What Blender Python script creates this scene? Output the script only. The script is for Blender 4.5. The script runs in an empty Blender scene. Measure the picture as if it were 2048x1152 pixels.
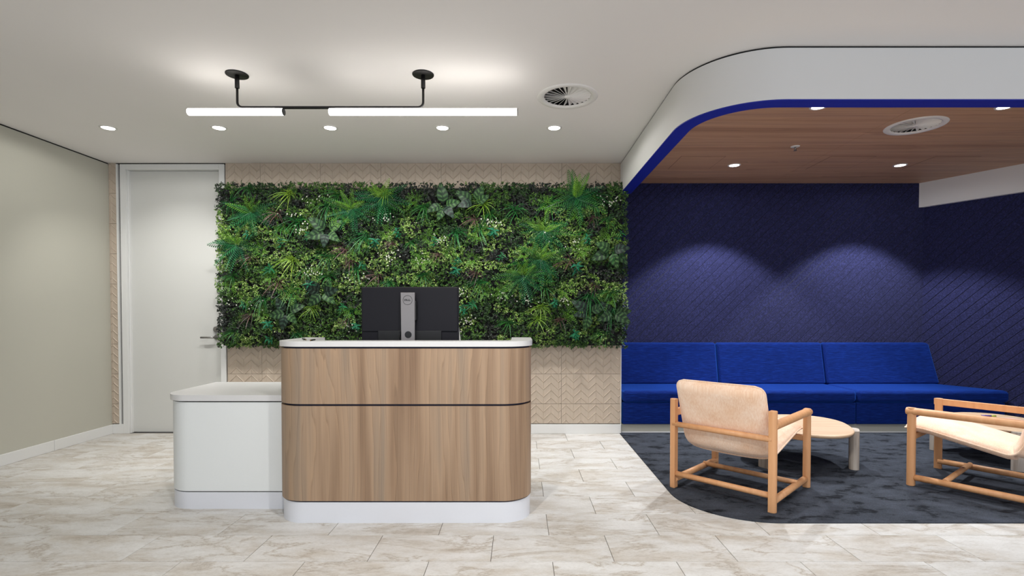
import bpy, bmesh, math, random
import numpy as np
from mathutils import Vector, Matrix
random.seed(7)
rng = np.random.default_rng(11)
PI = math.pi
C = bpy.context.scene.collection
S = bpy.context.scene

def lin(r, g, b):
    f = lambda c: (c/255/12.92) if c/255 <= 0.04045 else ((c/255+0.055)/1.055)**2.4
    return (f(r), f(g), f(b), 1.0)

# ------------------------------------------------------------------ camera
F_PX = 1040.0
PITCH = math.radians(1.08)
cam = bpy.data.cameras.new('camera')
camo = bpy.data.objects.new('camera', cam); C.objects.link(camo)
cam.sensor_width = 36.0
cam.lens = 36.0*F_PX/2048
cam.shift_x = -13/2048
cam.shift_y = (52+F_PX*math.tan(PITCH))/2048
camo.location = (0, 0, 1.2)
camo.rotation_euler = (PI/2-PITCH, 0, 0)
cam.clip_start = 0.05
S.camera = camo

# ------------------------------------------------------------------ world and exposure
w = bpy.data.worlds.new('world'); S.world = w; w.use_nodes = True
bg = w.node_tree.nodes['Background']
bg.inputs['Color'].default_value = (0.80, 0.88, 1.0, 1)
bg.inputs['Strength'].default_value = 1.35
S.view_settings.view_transform = 'Standard'
S.view_settings.look = 'None'
S.view_settings.gamma = 1.0
S.view_settings.use_curve_mapping = False
S.view_settings.exposure = 0.12
try:
    S.cycles.use_denoising = True
    S.cycles.max_bounces = 8
    S.cycles.diffuse_bounces = 5
    S.cycles.sample_clamp_indirect = 4.0
    S.cycles.caustics_reflective = False
    S.cycles.caustics_refractive = False
except Exception:
    pass

def spot(loc, energy, size, blend, col=(1.0, 0.985, 0.955), radius=0.045, parent=None):
    l = bpy.data.lights.new('lamp', 'SPOT'); l.energy = energy
    l.spot_size = math.radians(size); l.spot_blend = blend; l.color = col
    l.shadow_soft_size = radius
    o = bpy.data.objects.new('lamp', l); C.objects.link(o); o.location = loc
    if parent: o.parent = parent
    return o

MAIN_W, FRONT_W, LOUNGE_W, LOUNGE_FRONT_W = 72.0, 118.0, 250.0, 72.0
# downlights of the same grid nearer than the picture shows
for X in (-0.612, 0.288):
    spot((X, 1.36, 2.68), FRONT_W, 150, 0.6)
for X in (2.15, 3.6):
    spot((X, 1.36, 2.68), FRONT_W*0.42, 125, 0.6)

# ------------------------------------------------------------------ mesh helpers
class MB:
    def __init__(s): s.v = []; s.f = []; s.m = []; s.sm = []
    def add(s, vs, fs, mi=0, smooth=False):
        o = len(s.v); s.v += [tuple(p) for p in vs]
        for f in fs: s.f.append([i+o for i in f]); s.m.append(mi); s.sm.append(smooth)
    def box(s, x0, x1, y0, y1, z0, z1, mi=0):
        v = [(x, y, z) for z in (z0, z1) for y in (y0, y1) for x in (x0, x1)]
        s.add(v, [(0,2,3,1),(4,5,7,6),(0,1,5,4),(2,6,7,3),(0,4,6,2),(1,3,7,5)], mi)
    def hexa(s, bot, top, mi=0):
        n = len(bot); s.add(list(bot)+list(top), [tuple(range(n))[::-1], tuple(range(n, 2*n))]+[(i, (i+1)%n, n+(i+1)%n, n+i) for i in range(n)], mi)
    def prism(s, poly, z0, z1, mi=0, smooth=False):
        n = len(poly)
        s.add([(x, y, z0) for x, y in poly]+[(x, y, z1) for x, y in poly], [tuple(range(n))[::-1], tuple(range(n, 2*n))], mi)
        s.add([(x, y, z0) for x, y in poly]+[(x, y, z1) for x, y in poly], [(i, (i+1)%n, n+(i+1)%n, n+i) for i in range(n)], mi, smooth)
    def cyl(s, a, b, r0, r1=None, n=16, mi=0, caps=True):
        a, b = Vector(a), Vector(b); r1 = r0 if r1 is None else r1
        d = (b-a).normalized(); u = d.orthogonal().normalized(); w_ = d.cross(u)
        ra = [a+(u*math.cos(2*PI*i/n)+w_*math.sin(2*PI*i/n))*r0 for i in range(n)]
        rb = [b+(u*math.cos(2*PI*i/n)+w_*math.sin(2*PI*i/n))*r1 for i in range(n)]
        s.add(ra+rb, [(i, (i+1)%n, n+(i+1)%n, n+i) for i in range(n)], mi, True)
        if caps: s.add(ra+rb, [tuple(range(n))[::-1], tuple(range(n, 2*n))], mi)
    def tube(s, pts, r, n=10, mi=0, closed=False):
        P = [Vector(p) for p in pts]; k = len(P); rings = []; u = None
        for i in range(k):
            if closed: d = (P[(i+1) % k]-P[i-1]).normalized()
            else: d = (P[min(i+1, k-1)]-P[max(i-1, 0)]).normalized()
            u = d.orthogonal().normalized() if u is None else (u-d*u.dot(d)).normalized()
            w_ = d.cross(u)
            rings.append([P[i]+(u*math.cos(2*PI*j/n)+w_*math.sin(2*PI*j/n))*r for j in range(n)])
        vs = [p for rg in rings for p in rg]
        fs = []
        for i in range(k if closed else k-1):
            i2 = (i+1) % k
            for j in range(n): fs.append((i*n+j, i*n+(j+1) % n, i2*n+(j+1) % n, i2*n+j))
        s.add(vs, fs, mi, True)
        if not closed: s.add(rings[0]+rings[-1], [tuple(range(n))[::-1], tuple(range(n, 2*n))], mi)
    def lathe(s, prof, n=40, c=(0, 0, 0), mi=0, smooth=True):
        vs = [(c[0]+r*math.cos(2*PI*j/n), c[1]+r*math.sin(2*PI*j/n), c[2]+z) for r, z in prof for j in range(n)]
        fs = [(i*n+j, i*n+(j+1) % n, (i+1)*n+(j+1) % n, (i+1)*n+j) for i in range(len(prof)-1) for j in range(n)]
        s.add(vs, fs, mi, smooth)
    def build(s, name, mats, parent=None, loc=(0, 0, 0), bevel=0, seg=2, fix=True, rot=None):
        me = bpy.data.meshes.new(name); me.from_pydata(s.v, [], s.f)
        mats = mats if isinstance(mats, (list, tuple)) else [mats]
        for m in mats: me.materials.append(m)
        for p, mi, sm in zip(me.polygons, s.m, s.sm): p.material_index = mi; p.use_smooth = sm
        if fix:
            bm = bmesh.new(); bm.from_mesh(me)
            bmesh.ops.remove_doubles(bm, verts=bm.verts, dist=1e-5)
            bmesh.ops.recalc_face_normals(bm, faces=bm.faces)
            bm.to_mesh(me); bm.free()
        o = bpy.data.objects.new(name, me); C.objects.link(o); o.location = loc
        if rot: o.rotation_euler = rot
        if parent: o.parent = parent
        if bevel:
            b = o.modifiers.new('bevel', 'BEVEL'); b.width = bevel; b.segments = seg; b.limit_method = 'ANGLE'; b.angle_limit = math.radians(40)
            if seg > 1:
                b.harden_normals = True
                for p in me.polygons: p.use_smooth = True
        return o

def link(name, me, parent=None, loc=(0, 0, 0), rot=None):
    o = bpy.data.objects.new(name, me); C.objects.link(o); o.location = loc
    if rot: o.rotation_euler = rot
    if parent: o.parent = parent
    return o
def tag(o, label=None, cat=None, group=None, kind=None):
    if label: o['label'] = label
    if cat: o['category'] = cat
    if group: o['group'] = group
    if kind: o['kind'] = kind
    return o
def thing(name, label, cat, loc=(0, 0, 0), rz=0, group=None):
    o = bpy.data.objects.new(name, None); C.objects.link(o); o.location = loc; o.rotation_euler = (0, 0, rz)
    o.empty_display_size = 0.1
    return tag(o, label, cat, group)
def copy_tree(o, parent=None):
    c = o.copy(); C.objects.link(c)
    if parent: c.parent = parent; c.matrix_parent_inverse = o.matrix_parent_inverse.copy()
    for ch in list(o.children): copy_tree(ch, c)
    return c

# ------------------------------------------------------------------ materials
class NT:
    def __init__(s, name):
        s.m = bpy.data.materials.new(name); s.m.use_nodes = True
        s.t = s.m.node_tree; s.b = s.t.nodes['Principled BSDF']
    def n(s, ty, props=None, **ins):
        nd = s.t.nodes.new(ty)
        for k, v in (props or {}).items(): setattr(nd, k, v)
        for k, v in ins.items(): s.set(nd, k.replace('_', ' '), v)
        return nd
    def set(s, nd, key, v):
        sock = nd.inputs[int(key)] if str(key).isdigit() else nd.inputs[key]
        if hasattr(v, 'is_output') or isinstance(v, bpy.types.NodeSocket): s.t.links.new(v, sock)
        else: sock.default_value = v
    def bs(s, **kw):
        for k, v in kw.items(): s.set(s.b, k.replace('_', ' '), v)
        return s
    def obj(s): return s.n('ShaderNodeTexCoord').outputs['Object']
    def rand(s): return s.n('ShaderNodeObjectInfo').outputs['Random']
    def mapv(s, vec, scale=(1, 1, 1), rot=(0, 0, 0), loc=(0, 0, 0)):
        return s.n('ShaderNodeMapping', None, Vector=vec, Scale=scale, Rotation=rot, Location=loc).outputs[0]
    def noise(s, vec, scale, detail=3, rough=0.5, dist=0.0):
        return s.n('ShaderNodeTexNoise', None, Vector=vec, Scale=scale, Detail=detail, Roughness=rough, Distortion=dist).outputs[0]
    def ramp(s, fac, stops):
        nd = s.n('ShaderNodeValToRGB', None, Fac=fac); e = nd.color_ramp.elements
        while len(e) < len(stops): e.new(0.5)
        for el, (p, c) in zip(e, stops): el.position = p; el.color = c
        return nd.outputs[0]
    def mix(s, fac, a, b, mode='MIX'):
        nd = s.t.nodes.new('ShaderNodeMix'); nd.data_type = 'RGBA'; nd.blend_type = mode
        s.set(nd, 0, fac); s.set(nd, 6, a); s.set(nd, 7, b)
        return nd.outputs[2]
    def math(s, op, a, b=0.0):
        nd = s.t.nodes.new('ShaderNodeMath'); nd.operation = op; s.set(nd, 0, a); s.set(nd, 1, b); return nd.outputs[0]
    def vadd(s, a, b):
        nd = s.t.nodes.new('ShaderNodeVectorMath'); nd.operation = 'ADD'; s.set(nd, 0, a); s.set(nd, 1, b); return nd.outputs[0]
    def bump(s, h, strength=0.3, dist=0.002):
        nd = s.n('ShaderNodeBump', None, Height=h, Strength=strength, Distance=dist); s.set(s.b, 'Normal', nd.outputs[0])

def plain(name, rgb, rough=0.6, metal=0.0, spec=0.5, fine=0.0):
    t = NT(name); c = lin(*rgb)
    if fine:
        v = t.noise(t.obj(), 90, 3)
        t.bs(Base_Color=t.mix(v, tuple(x*(1-fine) for x in c[:3])+(1,), tuple(min(1, x*(1+fine)) for x in c[:3])+(1,)))
    else: t.bs(Base_Color=c)
    t.bs(Roughness=rough, Metallic=metal); t.set(t.b, 'Specular IOR Level', spec)
    return t.m

def emit(name, rgb, strength):
    t = NT(name); t.bs(Base_Color=(0.8, 0.8, 0.8, 1)); t.set(t.b, 'Emission Color', rgb); t.set(t.b, 'Emission Strength', strength); return t.m

def paint(name, rgb, rough=0.75):
    t = NT(name); c = lin(*rgb); v = t.noise(t.obj(), 1.3, 3)
    t.bs(Base_Color=t.mix(v, tuple(x*0.97 for x in c[:3])+(1,), tuple(min(1, x*1.03) for x in c[:3])+(1,)), Roughness=rough)
    t.set(t.b, 'Specular IOR Level', 0.25)
    t.bump(t.noise(t.obj(), 260, 2), 0.08, 0.001)
    return t.m

def laminate(name, axis, cols, fine=0.35, rough=0.5, scale=1.0):
    """wood grain running along AXIS"""
    t = NT(name)
    def sc(long, k):
        a = [k, k, k]; a[axis] = long*k; return tuple(a)
    p = t.obj()
    broad = t.noise(t.mapv(p, sc(0.05, 1)), 8.5*scale, 2, 0.55)
    base = t.ramp(broad, [(0.30, lin(*cols[0])), (0.43, lin(*cols[1])), (0.53, lin(*cols[2])), (0.66, lin(*cols[3]))])
    xyz = t.n('ShaderNodeSeparateXYZ', None, Vector=p).outputs
    across = t.math('ADD', xyz[(axis+1) % 3], xyz[(axis+2) % 3])
    sw = t.noise(t.mapv(p, sc(0.13, 1)), 3.2*scale, 2, 0.4)
    jit = t.noise(t.mapv(p, sc(0.05, 1)), 22*scale, 2, 0.5)
    ph = t.math('ADD', t.math('MULTIPLY', across, 24*scale), t.math('ADD', t.math('MULTIPLY', sw, 11.0), t.math('MULTIPLY', jit, 1.6)))
    rl = t.ramp(t.math('FRACT', ph), [(0.0, (0.88, 0.87, 0.86, 1)), (0.12, (0.98, 0.98, 0.98, 1)), (0.72, (1.05, 1.045, 1.03, 1)), (0.90, (1.17, 1.15, 1.11, 1)), (0.95, (0.78, 0.75, 0.71, 1))])
    c = t.mix(0.62, base, rl, 'MULTIPLY')
    streak = t.noise(t.mapv(p, sc(0.012, 1)), 170*scale, 3, 0.7)
    sl = t.ramp(streak, [(0.30, (0.62, 0.60, 0.58, 1)), (0.55, (1.02, 1.02, 1.02, 1)), (0.75, (1.15, 1.14, 1.12, 1))])
    c = t.mix(fine, c, sl, 'MULTIPLY')
    t.bs(Base_Color=c, Roughness=rough)
    t.bump(streak, 0.08, 0.001)
    return t.m

def timber(name, c0, c1, c2, axis_scale=(1, 1, 0.06), rough=0.45):
    t = NT(name); p = t.vadd(t.obj(), t.rand())
    a = t.noise(t.mapv(p, axis_scale), 28, 3, 0.6)
    c = t.ramp(a, [(0.3, lin(*c0)), (0.5, lin(*c1)), (0.72, lin(*c2))])
    t.bs(Base_Color=c, Roughness=rough); return t.m

def weave(name, dark, mid, light, stretch, scale=60, rough=0.9, sheen=0.3, blotch=0.25, blotch_scale=5, low=(0.62, 0.58, 0.55, 1), tint=(1, 1, 1, 1)):
    t = NT(name); p = t.obj()
    a = t.noise(t.mapv(p, stretch), scale, 4, 0.65)
    c = t.ramp(a, [(0.30, lin(*dark)), (0.5, lin(*mid)), (0.70, lin(*light))])
    b = t.noise(p, blotch_scale, 4, 0.6)
    c = t.mix(blotch, c, t.ramp(b, [(0.36, low), (0.56, (1.05, 1.05, 1.05, 1)), (0.70, (1.1, 1.1, 1.1, 1))]), 'MULTIPLY')
    t.bs(Base_Color=c, Roughness=rough); t.set(t.b, 'Sheen Weight', sheen); t.set(t.b, 'Sheen Tint', tint); t.set(t.b, 'Specular IOR Level', 0.12)
    t.bump(a, 0.35, 0.002); return t.m

def stone(name):
    t = NT(name); r = t.rand()
    off = t.n('ShaderNodeCombineXYZ', None, X=t.math('MULTIPLY', r, 91.0), Y=t.math('MULTIPLY', r, 57.0), Z=t.math('MULTIPLY', r, 23.0)).outputs[0]
    p = t.vadd(t.mapv(t.obj(), (1.0, 2.6, 1), (0, 0, math.radians(-16))), off)
    a = t.noise(p, 2.2, 10, 0.68, 0.25)
    base = t.ramp(a, [(0.30, lin(176, 167, 156)), (0.42, lin(193, 188, 181)), (0.52, lin(202, 200, 197)), (0.66, lin(210, 209, 207))])
    md = t.noise(p, 7.0, 7, 0.75, 0.4)
    base = t.mix(0.55, base, t.ramp(md, [(0.34, (0.80, 0.77, 0.73, 1)), (0.48, (0.99, 0.985, 0.975, 1)), (0.66, (1.07, 1.07, 1.07, 1))]), 'MULTIPLY')
    v = t.noise(p, 1.3, 10, 0.66, 0.5)
    band = t.ramp(v, [(0.468, (1, 1, 1, 1)), (0.496, lin(232, 226, 218)), (0.502, lin(190, 178, 166)), (0.508, lin(236, 232, 226)), (0.53, (1, 1, 1, 1))])
    c = t.mix(t.math('MULTIPLY', t.noise(p, 2.2, 3), 1.6), base, band, 'MULTIPLY')
    sp = t.noise(p, 60, 4, 0.7)
    c = t.mix(0.30, c, t.ramp(sp, [(0.33, (0.6, 0.57, 0.53, 1)), (0.5, (1, 1, 1, 1)), (0.75, (1.08, 1.08, 1.08, 1))]), 'MULTIPLY')
    t.bs(Base_Color=c, Roughness=0.52); t.set(t.b, 'Specular IOR Level', 0.25)
    t.bump(sp, 0.10, 0.001); return t.m

def carpet_mat(name):
    t = NT(name); p = t.obj()
    a = t.noise(t.mapv(p, (1.0, 1.7, 1)), 5.0, 10, 0.72, 0.1)
    c = t.ramp(a, [(0.38, lin(28, 30, 35)), (0.435, lin(42, 45, 51)), (0.46, lin(57, 61, 68)), (0.70, lin(70, 74, 84))])
    f = t.noise(t.mapv(p, (1, 2.0, 1)), 130, 3, 0.7)
    c = t.mix(0.75, c, t.ramp(f, [(0.3, (0.55, 0.55, 0.57, 1)), (0.7, (1.32, 1.32, 1.32, 1))]), 'MULTIPLY')
    t.bs(Base_Color=c, Roughness=0.95); t.set(t.b, 'Specular IOR Level', 0.1); t.bump(f, 0.5, 0.003); return t.m

def felt(name):
    t = NT(name); p = t.vadd(t.obj(), t.n('ShaderNodeNewGeometry').outputs['Position'])
    a = t.noise(t.n('ShaderNodeNewGeometry').outputs['Position'], 75, 4, 0.75)
    c = t.ramp(a, [(0.30, lin(24, 25, 46)), (0.5, lin(36, 38, 73)), (0.70, lin(55, 58, 104))])
    t.bs(Base_Color=c, Roughness=0.95); t.set(t.b, 'Specular IOR Level', 0.1); t.set(t.b, 'Sheen Weight', 0.15); t.bump(a, 0.3, 0.002); return t.m

def leafy(name, rough=0.45, spec=0.45):
    t = NT(name); a = t.n('ShaderNodeAttribute', {'attribute_name': 'tint'}).outputs['Color']
    t.bs(Base_Color=a, Roughness=rough); t.set(t.b, 'Specular IOR Level', spec); return t.m

M = dict(
    ceiling=paint('ceiling_paint', (232, 229, 227)), wall=paint('wall_paint', (186, 184, 172)), white=paint('white_paint', (222, 222, 220), 0.5),
    door=paint('door_paint', (206, 206, 202), 0.5), fascia=paint('fascia_paint', (224, 223, 221)), black=plain('black_gap', (12, 12, 14), 0.8),
    navy=plain('navy_gap', (10, 12, 48), 0.6), blue_lip=plain('blue_paint', (2, 26, 150), 0.5), quartz=plain('white_quartz', (218, 217, 216), 0.35, fine=0.03),
    white_lam=plain('white_laminate', (230, 233, 232), 0.4, fine=0.01), grout=plain('grout', (112, 107, 100), 0.9, fine=0.1),
    kick=plain('satin_plinth', (222, 224, 230), 0.35, 0.0, fine=0.01), bench_kick=plain('grey_plinth', (168, 166, 156), 0.35, fine=0.03),
    desk_wood=laminate('walnut_laminate', 2, [(132, 105, 82), (151, 124, 99), (166, 139, 113), (147, 128, 109)]),
    ceil_wood=laminate('timber_ceiling', 0, [(168, 130, 102), (182, 143, 113), (194, 155, 124), (178, 142, 116)], 0.45, 0.5, 0.8),
    tile=None, stone=stone('travertine_tile'), carpet=carpet_mat('mottled_carpet'), felt=felt('navy_felt'),
    sofa=weave('blue_chenille', (4, 19, 72), (7, 29, 96), (17, 48, 132), (0.05, 1, 1), 240, sheen=0.75, blotch=0.12, tint=(0.03, 0.16, 0.75, 1)),
    cushion=weave('peach_chenille', (232, 198, 171), (239, 211, 188), (245, 224, 206), (1, 1, 0.06), 150, sheen=0.3, blotch=0.6, blotch_scale=5, low=(0.93, 0.78, 0.64, 1)),
    beech=timber('beech', (204, 147, 101), (211, 156, 109), (217, 164, 118), (1, 1, 0.06)),
    oak=timber('pale_oak', (194, 162, 130), (206, 176, 145), (216, 188, 158), (0.08, 1, 1), 0.4),
    oak_leg=timber('limed_oak', (150, 136, 124), (180, 168, 156), (204, 195, 184), (1, 1, 0.08), 0.5),
    matt_black=plain('matt_black_metal', (16, 14, 14), 0.5, 0.2), tube=emit('lit_tube', (1.0, 0.96, 0.91, 1), 9.0), lens=emit('lit_lens', (1.0, 0.97, 0.93, 1), 14.0),
    trim_white=plain('white_metal', (222, 220, 216), 0.45), vent=plain('vent_metal', (226, 224, 221), 0.5), steel=plain('brushed_steel', (150, 148, 146), 0.32, 0.9),
    screen=plain('black_plastic', (24, 23, 29), 0.5, spec=0.25), silver=plain('silver_plastic', (138, 134, 134), 0.4, 0.35), dark_plastic=plain('dark_plastic', (14, 14, 16), 0.5),
    leaf=leafy('leaf'), glossy_leaf=leafy('glossy_leaf', 0.5, 0.28), paper=plain('paper', (235, 233, 228), 0.7), pink=plain('blush_leather', (214, 172, 156), 0.6),
    purple=plain('purple_plastic', (84, 66, 150), 0.4), lime=plain('lime_plastic', (138, 160, 40), 0.4), brass=plain('brass', (176, 140, 70), 0.35, 0.8),
)
def tile_mat():
    t = NT('chevron_tile'); p = t.vadd(t.obj(), t.rand())
    a = t.noise(t.mapv(p, (1, 1, 0.05)), 120, 3, 0.6); b = t.noise(p, 4, 3)
    c = t.mix(b, lin(187, 172, 155), lin(195, 180, 164))
    c = t.mix(0.25, c, t.ramp(a, [(0.3, (0.78, 0.77, 0.76, 1)), (0.7, (1.1, 1.1, 1.1, 1))]), 'MULTIPLY')
    t.bs(Base_Color=c, Roughness=0.55); t.set(t.b, 'Specular IOR Level', 0.3); return t.m
M['tile'] = tile_mat()

# ------------------------------------------------------------------ dimensions
YB = 5.2          # tiled back wall
XL = -4.08        # left wall
XE = 1.03         # end of tiled wall
YL = 5.9          # lounge back wall
ZC = 2.7          # white ceiling
ZW = 2.673        # timber ceiling
ZF = 2.40         # underside of bulkhead
LX, LYF, LR = 1.015, 2.937, 0.5
def wall_x(y): return 4.578+(YL-y)*0.566     # splayed right wall

def struct(o, label, cat): return tag(o, label, cat, None, 'structure')

def plate(name, poly, holes, z, up, mats, parent=None, thick=0.0):
    """flat polygon with round holes, as a sheet with rims going UP"""
    bm = bmesh.new()
    def loop(pts):
        vs = [bm.verts.new((x, y, z)) for x, y in pts]
        return [bm.edges.new((vs[i], vs[(i+1) % len(vs)])) for i in range(len(vs))]
    es = loop(poly)
    for cx, cy, r in holes: es += loop([(cx+r*math.cos(2*PI*i/48), cy+r*math.sin(2*PI*i/48)) for i in range(48)])
    bmesh.ops.triangle_fill(bm, use_beauty=True, use_dissolve=False, edges=es)
    bmesh.ops.recalc_face_normals(bm, faces=bm.faces)
    for f in bm.faces:
        if (f.normal.z > 0) != up: f.normal_flip()
    if thick:
        r = bmesh.ops.extrude_face_region(bm, geom=list(bm.faces))
        bmesh.ops.translate(bm, verts=[g for g in r['geom'] if isinstance(g, bmesh.types.BMVert)], vec=(0, 0, thick))
        bmesh.ops.recalc_face_normals(bm, faces=bm.faces)
    me = bpy.data.meshes.new(name); bm.to_mesh(me); bm.free(); me.materials.append(mats)
    return link(name, me, parent)

# ------------------------------------------------------------------ floor
mb = MB(); mb.box(XL-0.1, 8, 1.0, 6.2, -0.1, -0.004)
floor = struct(mb.build('floor', M['grout']), 'floor of pale veined stone tiles laid in half bond', 'floor')
mb = MB(); mb.box(XL-0.1, 8, -3.5, 1.0, -0.1, 0.0)
struct(mb.build('floor', M['stone']), 'pale stone floor running on behind the viewer', 'floor')
def carpet_poly(x0, yf, r, xr, yb, n=20):
    pts = [(x0, yb)]
    for i in range(n+1):
        a = PI+PI/2*i/n; pts.append((x0+r+r*math.cos(a), yf+r+r*math.sin(a)))
    return pts+([(xr, yf), (xr, yb)] if xr else [(wall_x(yf)-0.03, yf), (wall_x(yb)-0.03, yb)])
def in_carpet(x, y):
    if x < LX+0.03 or y < LYF+0.06 or y > YB+0.05: return False
    if x < LX+LR and y < LYF+LR: return (x-LX-LR)**2+(y-LYF-LR)**2 < (LR-0.05)**2
    return True
tile_cache = {}
def floor_tile(wd, dp):
    k = (round(wd, 3), round(dp, 3))
    if k not in tile_cache:
        g, b = 0.0014, 0.0012; m = MB(); x, y = wd/2-g, dp/2-g
        m.hexa([(-x, -y, -0.004), (x, -y, -0.004), (x, y, -0.004), (-x, y, -0.004)], [(-x, -y, -b), (x, -y, -b), (x, y, -b), (-x, y, -b)])
        m.hexa([(-x, -y, -b), (x, -y, -b), (x, y, -b), (-x, y, -b)], [(-x+b, -y+b, 0), (x-b, -y+b, 0), (x-b, y-b, 0), (-x+b, y-b, 0)])
        me = bpy.data.meshes.new('tile'); me.from_pydata(m.v, [], m.f); me.materials.append(M['stone']); tile_cache[k] = me
    return tile_cache[k]
k = -6
while True:
    y0 = 2.8+0.3*k; y1 = min(y0+0.3, YB+0.01); row = k; k += 1
    if y0 >= YB: break
    off = -0.735 if row % 2 == 1 else -1.035
    i = -6
    while off+0.6*i < 5.2:
        x0 = max(off+0.6*i, XL); x1 = off+0.6*i+0.6; i += 1
        if x1 <= XL+0.02: continue
        cx, cy = (x0+x1)/2, (y0+y1)/2
        if all(in_carpet(x, y) for x in (x0, x1) for y in (y0, y1)): continue
        if x0 > 1.6 and y0 >= LYF+0.01: continue
        link('tile', floor_tile(x1-x0, y1-y0), floor, (cx, cy, 0))
mb = MB(); mb.prism(carpet_poly(LX, LYF+0.02, LR, None, YB+0.02), 0.0006, 0.006)
tag(mb.build('carpet', M['carpet'], bevel=0.0), 'mottled charcoal carpet with a rounded corner under the lounge chairs', 'carpet')

# ------------------------------------------------------------------ walls
mb = MB(); mb.box(XL-0.12, XL, -3.5, YB+0.3, 0, ZC-0.012)
struct(mb.build('wall_left', M['wall']), 'plain warm grey painted wall on the left', 'wall')
mb = MB(); mb.box(XL-0.12, XL-0.004, -3.5, YB, ZC-0.012, ZC)
mb.box(XL, XE, YB+0.004, YB+0.05, ZC-0.010, ZC)
struct(mb.build('trim_1', M['black']), 'black shadow gap where the walls meet the ceiling', 'trim')
bl = thing('baseboard_left', 'white skirting board along the left wall', 'skirting'); bl['kind'] = 'structure'
for y0, y1 in ((-3.0, 4.538), (4.542, YB+0.0)):
    mb = MB(); mb.box(XL, XL+0.012, y0, y1, 0.0005, 0.092); mb.build('board', M['white'], bl, bevel=0.002, seg=1)

mb = MB()
mb.box(-2.925, XE-0.002, YB+0.012, YB+0.3, 0, ZC-0.010)
mb.box(XL, -3.99, YB+0.012, YB+0.3, 0, ZC-0.010)
wall_back = struct(mb.build('wall_back', M['grout']), 'back wall clad in beige chevron relief tiles', 'wall')
mb = MB(); mb.box(XE-0.007, XE, YB-0.003, YB+0.3, 0, ZC-0.3); mb.build('corner_bead', M['white'], wall_back)['label'] = 'white corner bead'
mb = MB(); mb.box(-4.004, -3.987, YB-0.003, YB+0.3, 0.0, ZC-0.01); mb.build('corner_bead', M['white'], wall_back)['label'] = 'white corner bead'
mb = MB(); mb.box(-3.987, -3.966, YB+0.02, YB+0.3, 0, ZC-0.01); mb.build('shadow_gap', M['black'], wall_back)
bb = thing('baseboard_back', 'white skirting board below the beige tiles', 'skirting'); bb['kind'] = 'structure'
for x0, x1 in ((-2.925, XE-0.001), (XL+0.012, -3.966)):
    mb = MB(); mb.box(x0, x1, YB-0.006, YB+0.012, 0.0005, 0.094); mb.build('board', M['white'], bb, bevel=0.002, seg=1)

def clip_seg(p, q, w_, h_):
    t0, t1 = 0.0, 1.0
    for a in (0, 1):
        d = q[a]-p[a]; lo, hi = 0.0065, (w_, h_)[a]-0.0065
        if abs(d) < 1e-9:
            if p[a] < lo or p[a] > hi: return None
        else:
            u, v = (lo-p[a])/d, (hi-p[a])/d
            if u > v: u, v = v, u
            t0, t1 = max(t0, u), min(t1, v)
    if t1-t0 < 0.05: return None
    f = lambda t: (p[0]+(q[0]-p[0])*t, p[1]+(q[1]-p[1])*t)
    return f(t0), f(t1)
def chevron_tile(x_lo, w_, z_lo, h_):
    """relief tile: local x right, z up, front at y=0; the pattern is continuous in x from the joint grid"""
    m = MB(); g = 0.0014
    m.box(g, w_-g, 0.0, 0.011, g, h_-g)
    st = 0.075
    def ridge(p, q, half, hgt):
        d = Vector((q[0]-p[0], q[1]-p[1])); n = Vector((-d.y, d.x)).normalized()*half
        a, b = Vector(p), Vector(q)
        v = [(a.x+n.x, 0.0002, a.y+n.y), (b.x+n.x, 0.0002, b.y+n.y), (b.x, -hgt, b.y), (a.x, -hgt, a.y), (a.x-n.x, 0.0002, a.y-n.y), (b.x-n.x, 0.0002, b.y-n.y)]
        m.add(v, [(0, 1, 2, 3), (3, 2, 5, 4)])
    i0 = math.floor((x_lo-0.045)/st)-1
    for i in range(i0, i0+int(w_/st)+4):
        xa = i*st+0.045-x_lo; xb = xa+st
        peak_right = (i % 2 == 1)           # rises to the right
        if 0.006 < xa < w_-0.006: ridge((xa, 0.002), (xa, h_-0.002), 0.0030, 0.0024)
        for j in range(-2, int(h_/st)+2):
            zt = 0.3-z_lo-0.012-st*j        # peak level
            s_ = clip_seg((xa, zt-st*0.93) if peak_right else (xa, zt), (xb, zt) if peak_right else (xb, zt-st*0.93), w_, h_)
            if s_: ridge(s_[0], s_[1], 0.0058, 0.0056)
    me = bpy.data.meshes.new('chevron_tile'); me.from_pydata(m.v, [], m.f); me.materials.append(M['tile'])
    bm = bmesh.new(); bm.from_mesh(me); bmesh.ops.recalc_face_normals(bm, faces=bm.faces)
    for f in bm.faces:
        if f.normal.y > 0 and len(f.verts) == 4 and all(v.co.y < 0.0005 for v in f.verts): f.normal_flip()
    bm.to_mesh(me); bm.free(); return me
full = chevron_tile(0, 0.6, 0, 0.3)
part_l = chevron_tile(0.255, 0.345, 0, 0.3)
low = chevron_tile(0, 0.6, 0.1, 0.2); low_l = chevron_tile(0.255, 0.345, 0.1, 0.2)
end_t = chevron_tile(0, 0.592, 0, 0.3); end_low = chevron_tile(0, 0.592, 0.1, 0.2)
jx = [-2.57+0.6*i for i in range(6)]
for z0 in (2.4, 2.1, 0.9, 0.6, 0.3):
    for x in jx: link('tile', full if x < 0.4 else end_t, wall_back, (x, YB, z0))
    link('tile', part_l, wall_back, (-2.915, YB, z0))
for x in jx: link('tile', low if x < 0.4 else end_low, wall_back, (x, YB, 0.1))
link('tile', low_l, wall_back, (-2.915, YB, 0.1))
narrow = chevron_tile(0.022, 0.076, 0, 0.3); narrow_low = chevron_tile(0.022, 0.076, 0.1, 0.2)
for i in range(8): link('tile', narrow, wall_back, (XL, YB, 0.3+0.3*i))
link('tile', narrow_low, wall_back, (XL, YB, 0.1))

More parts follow.
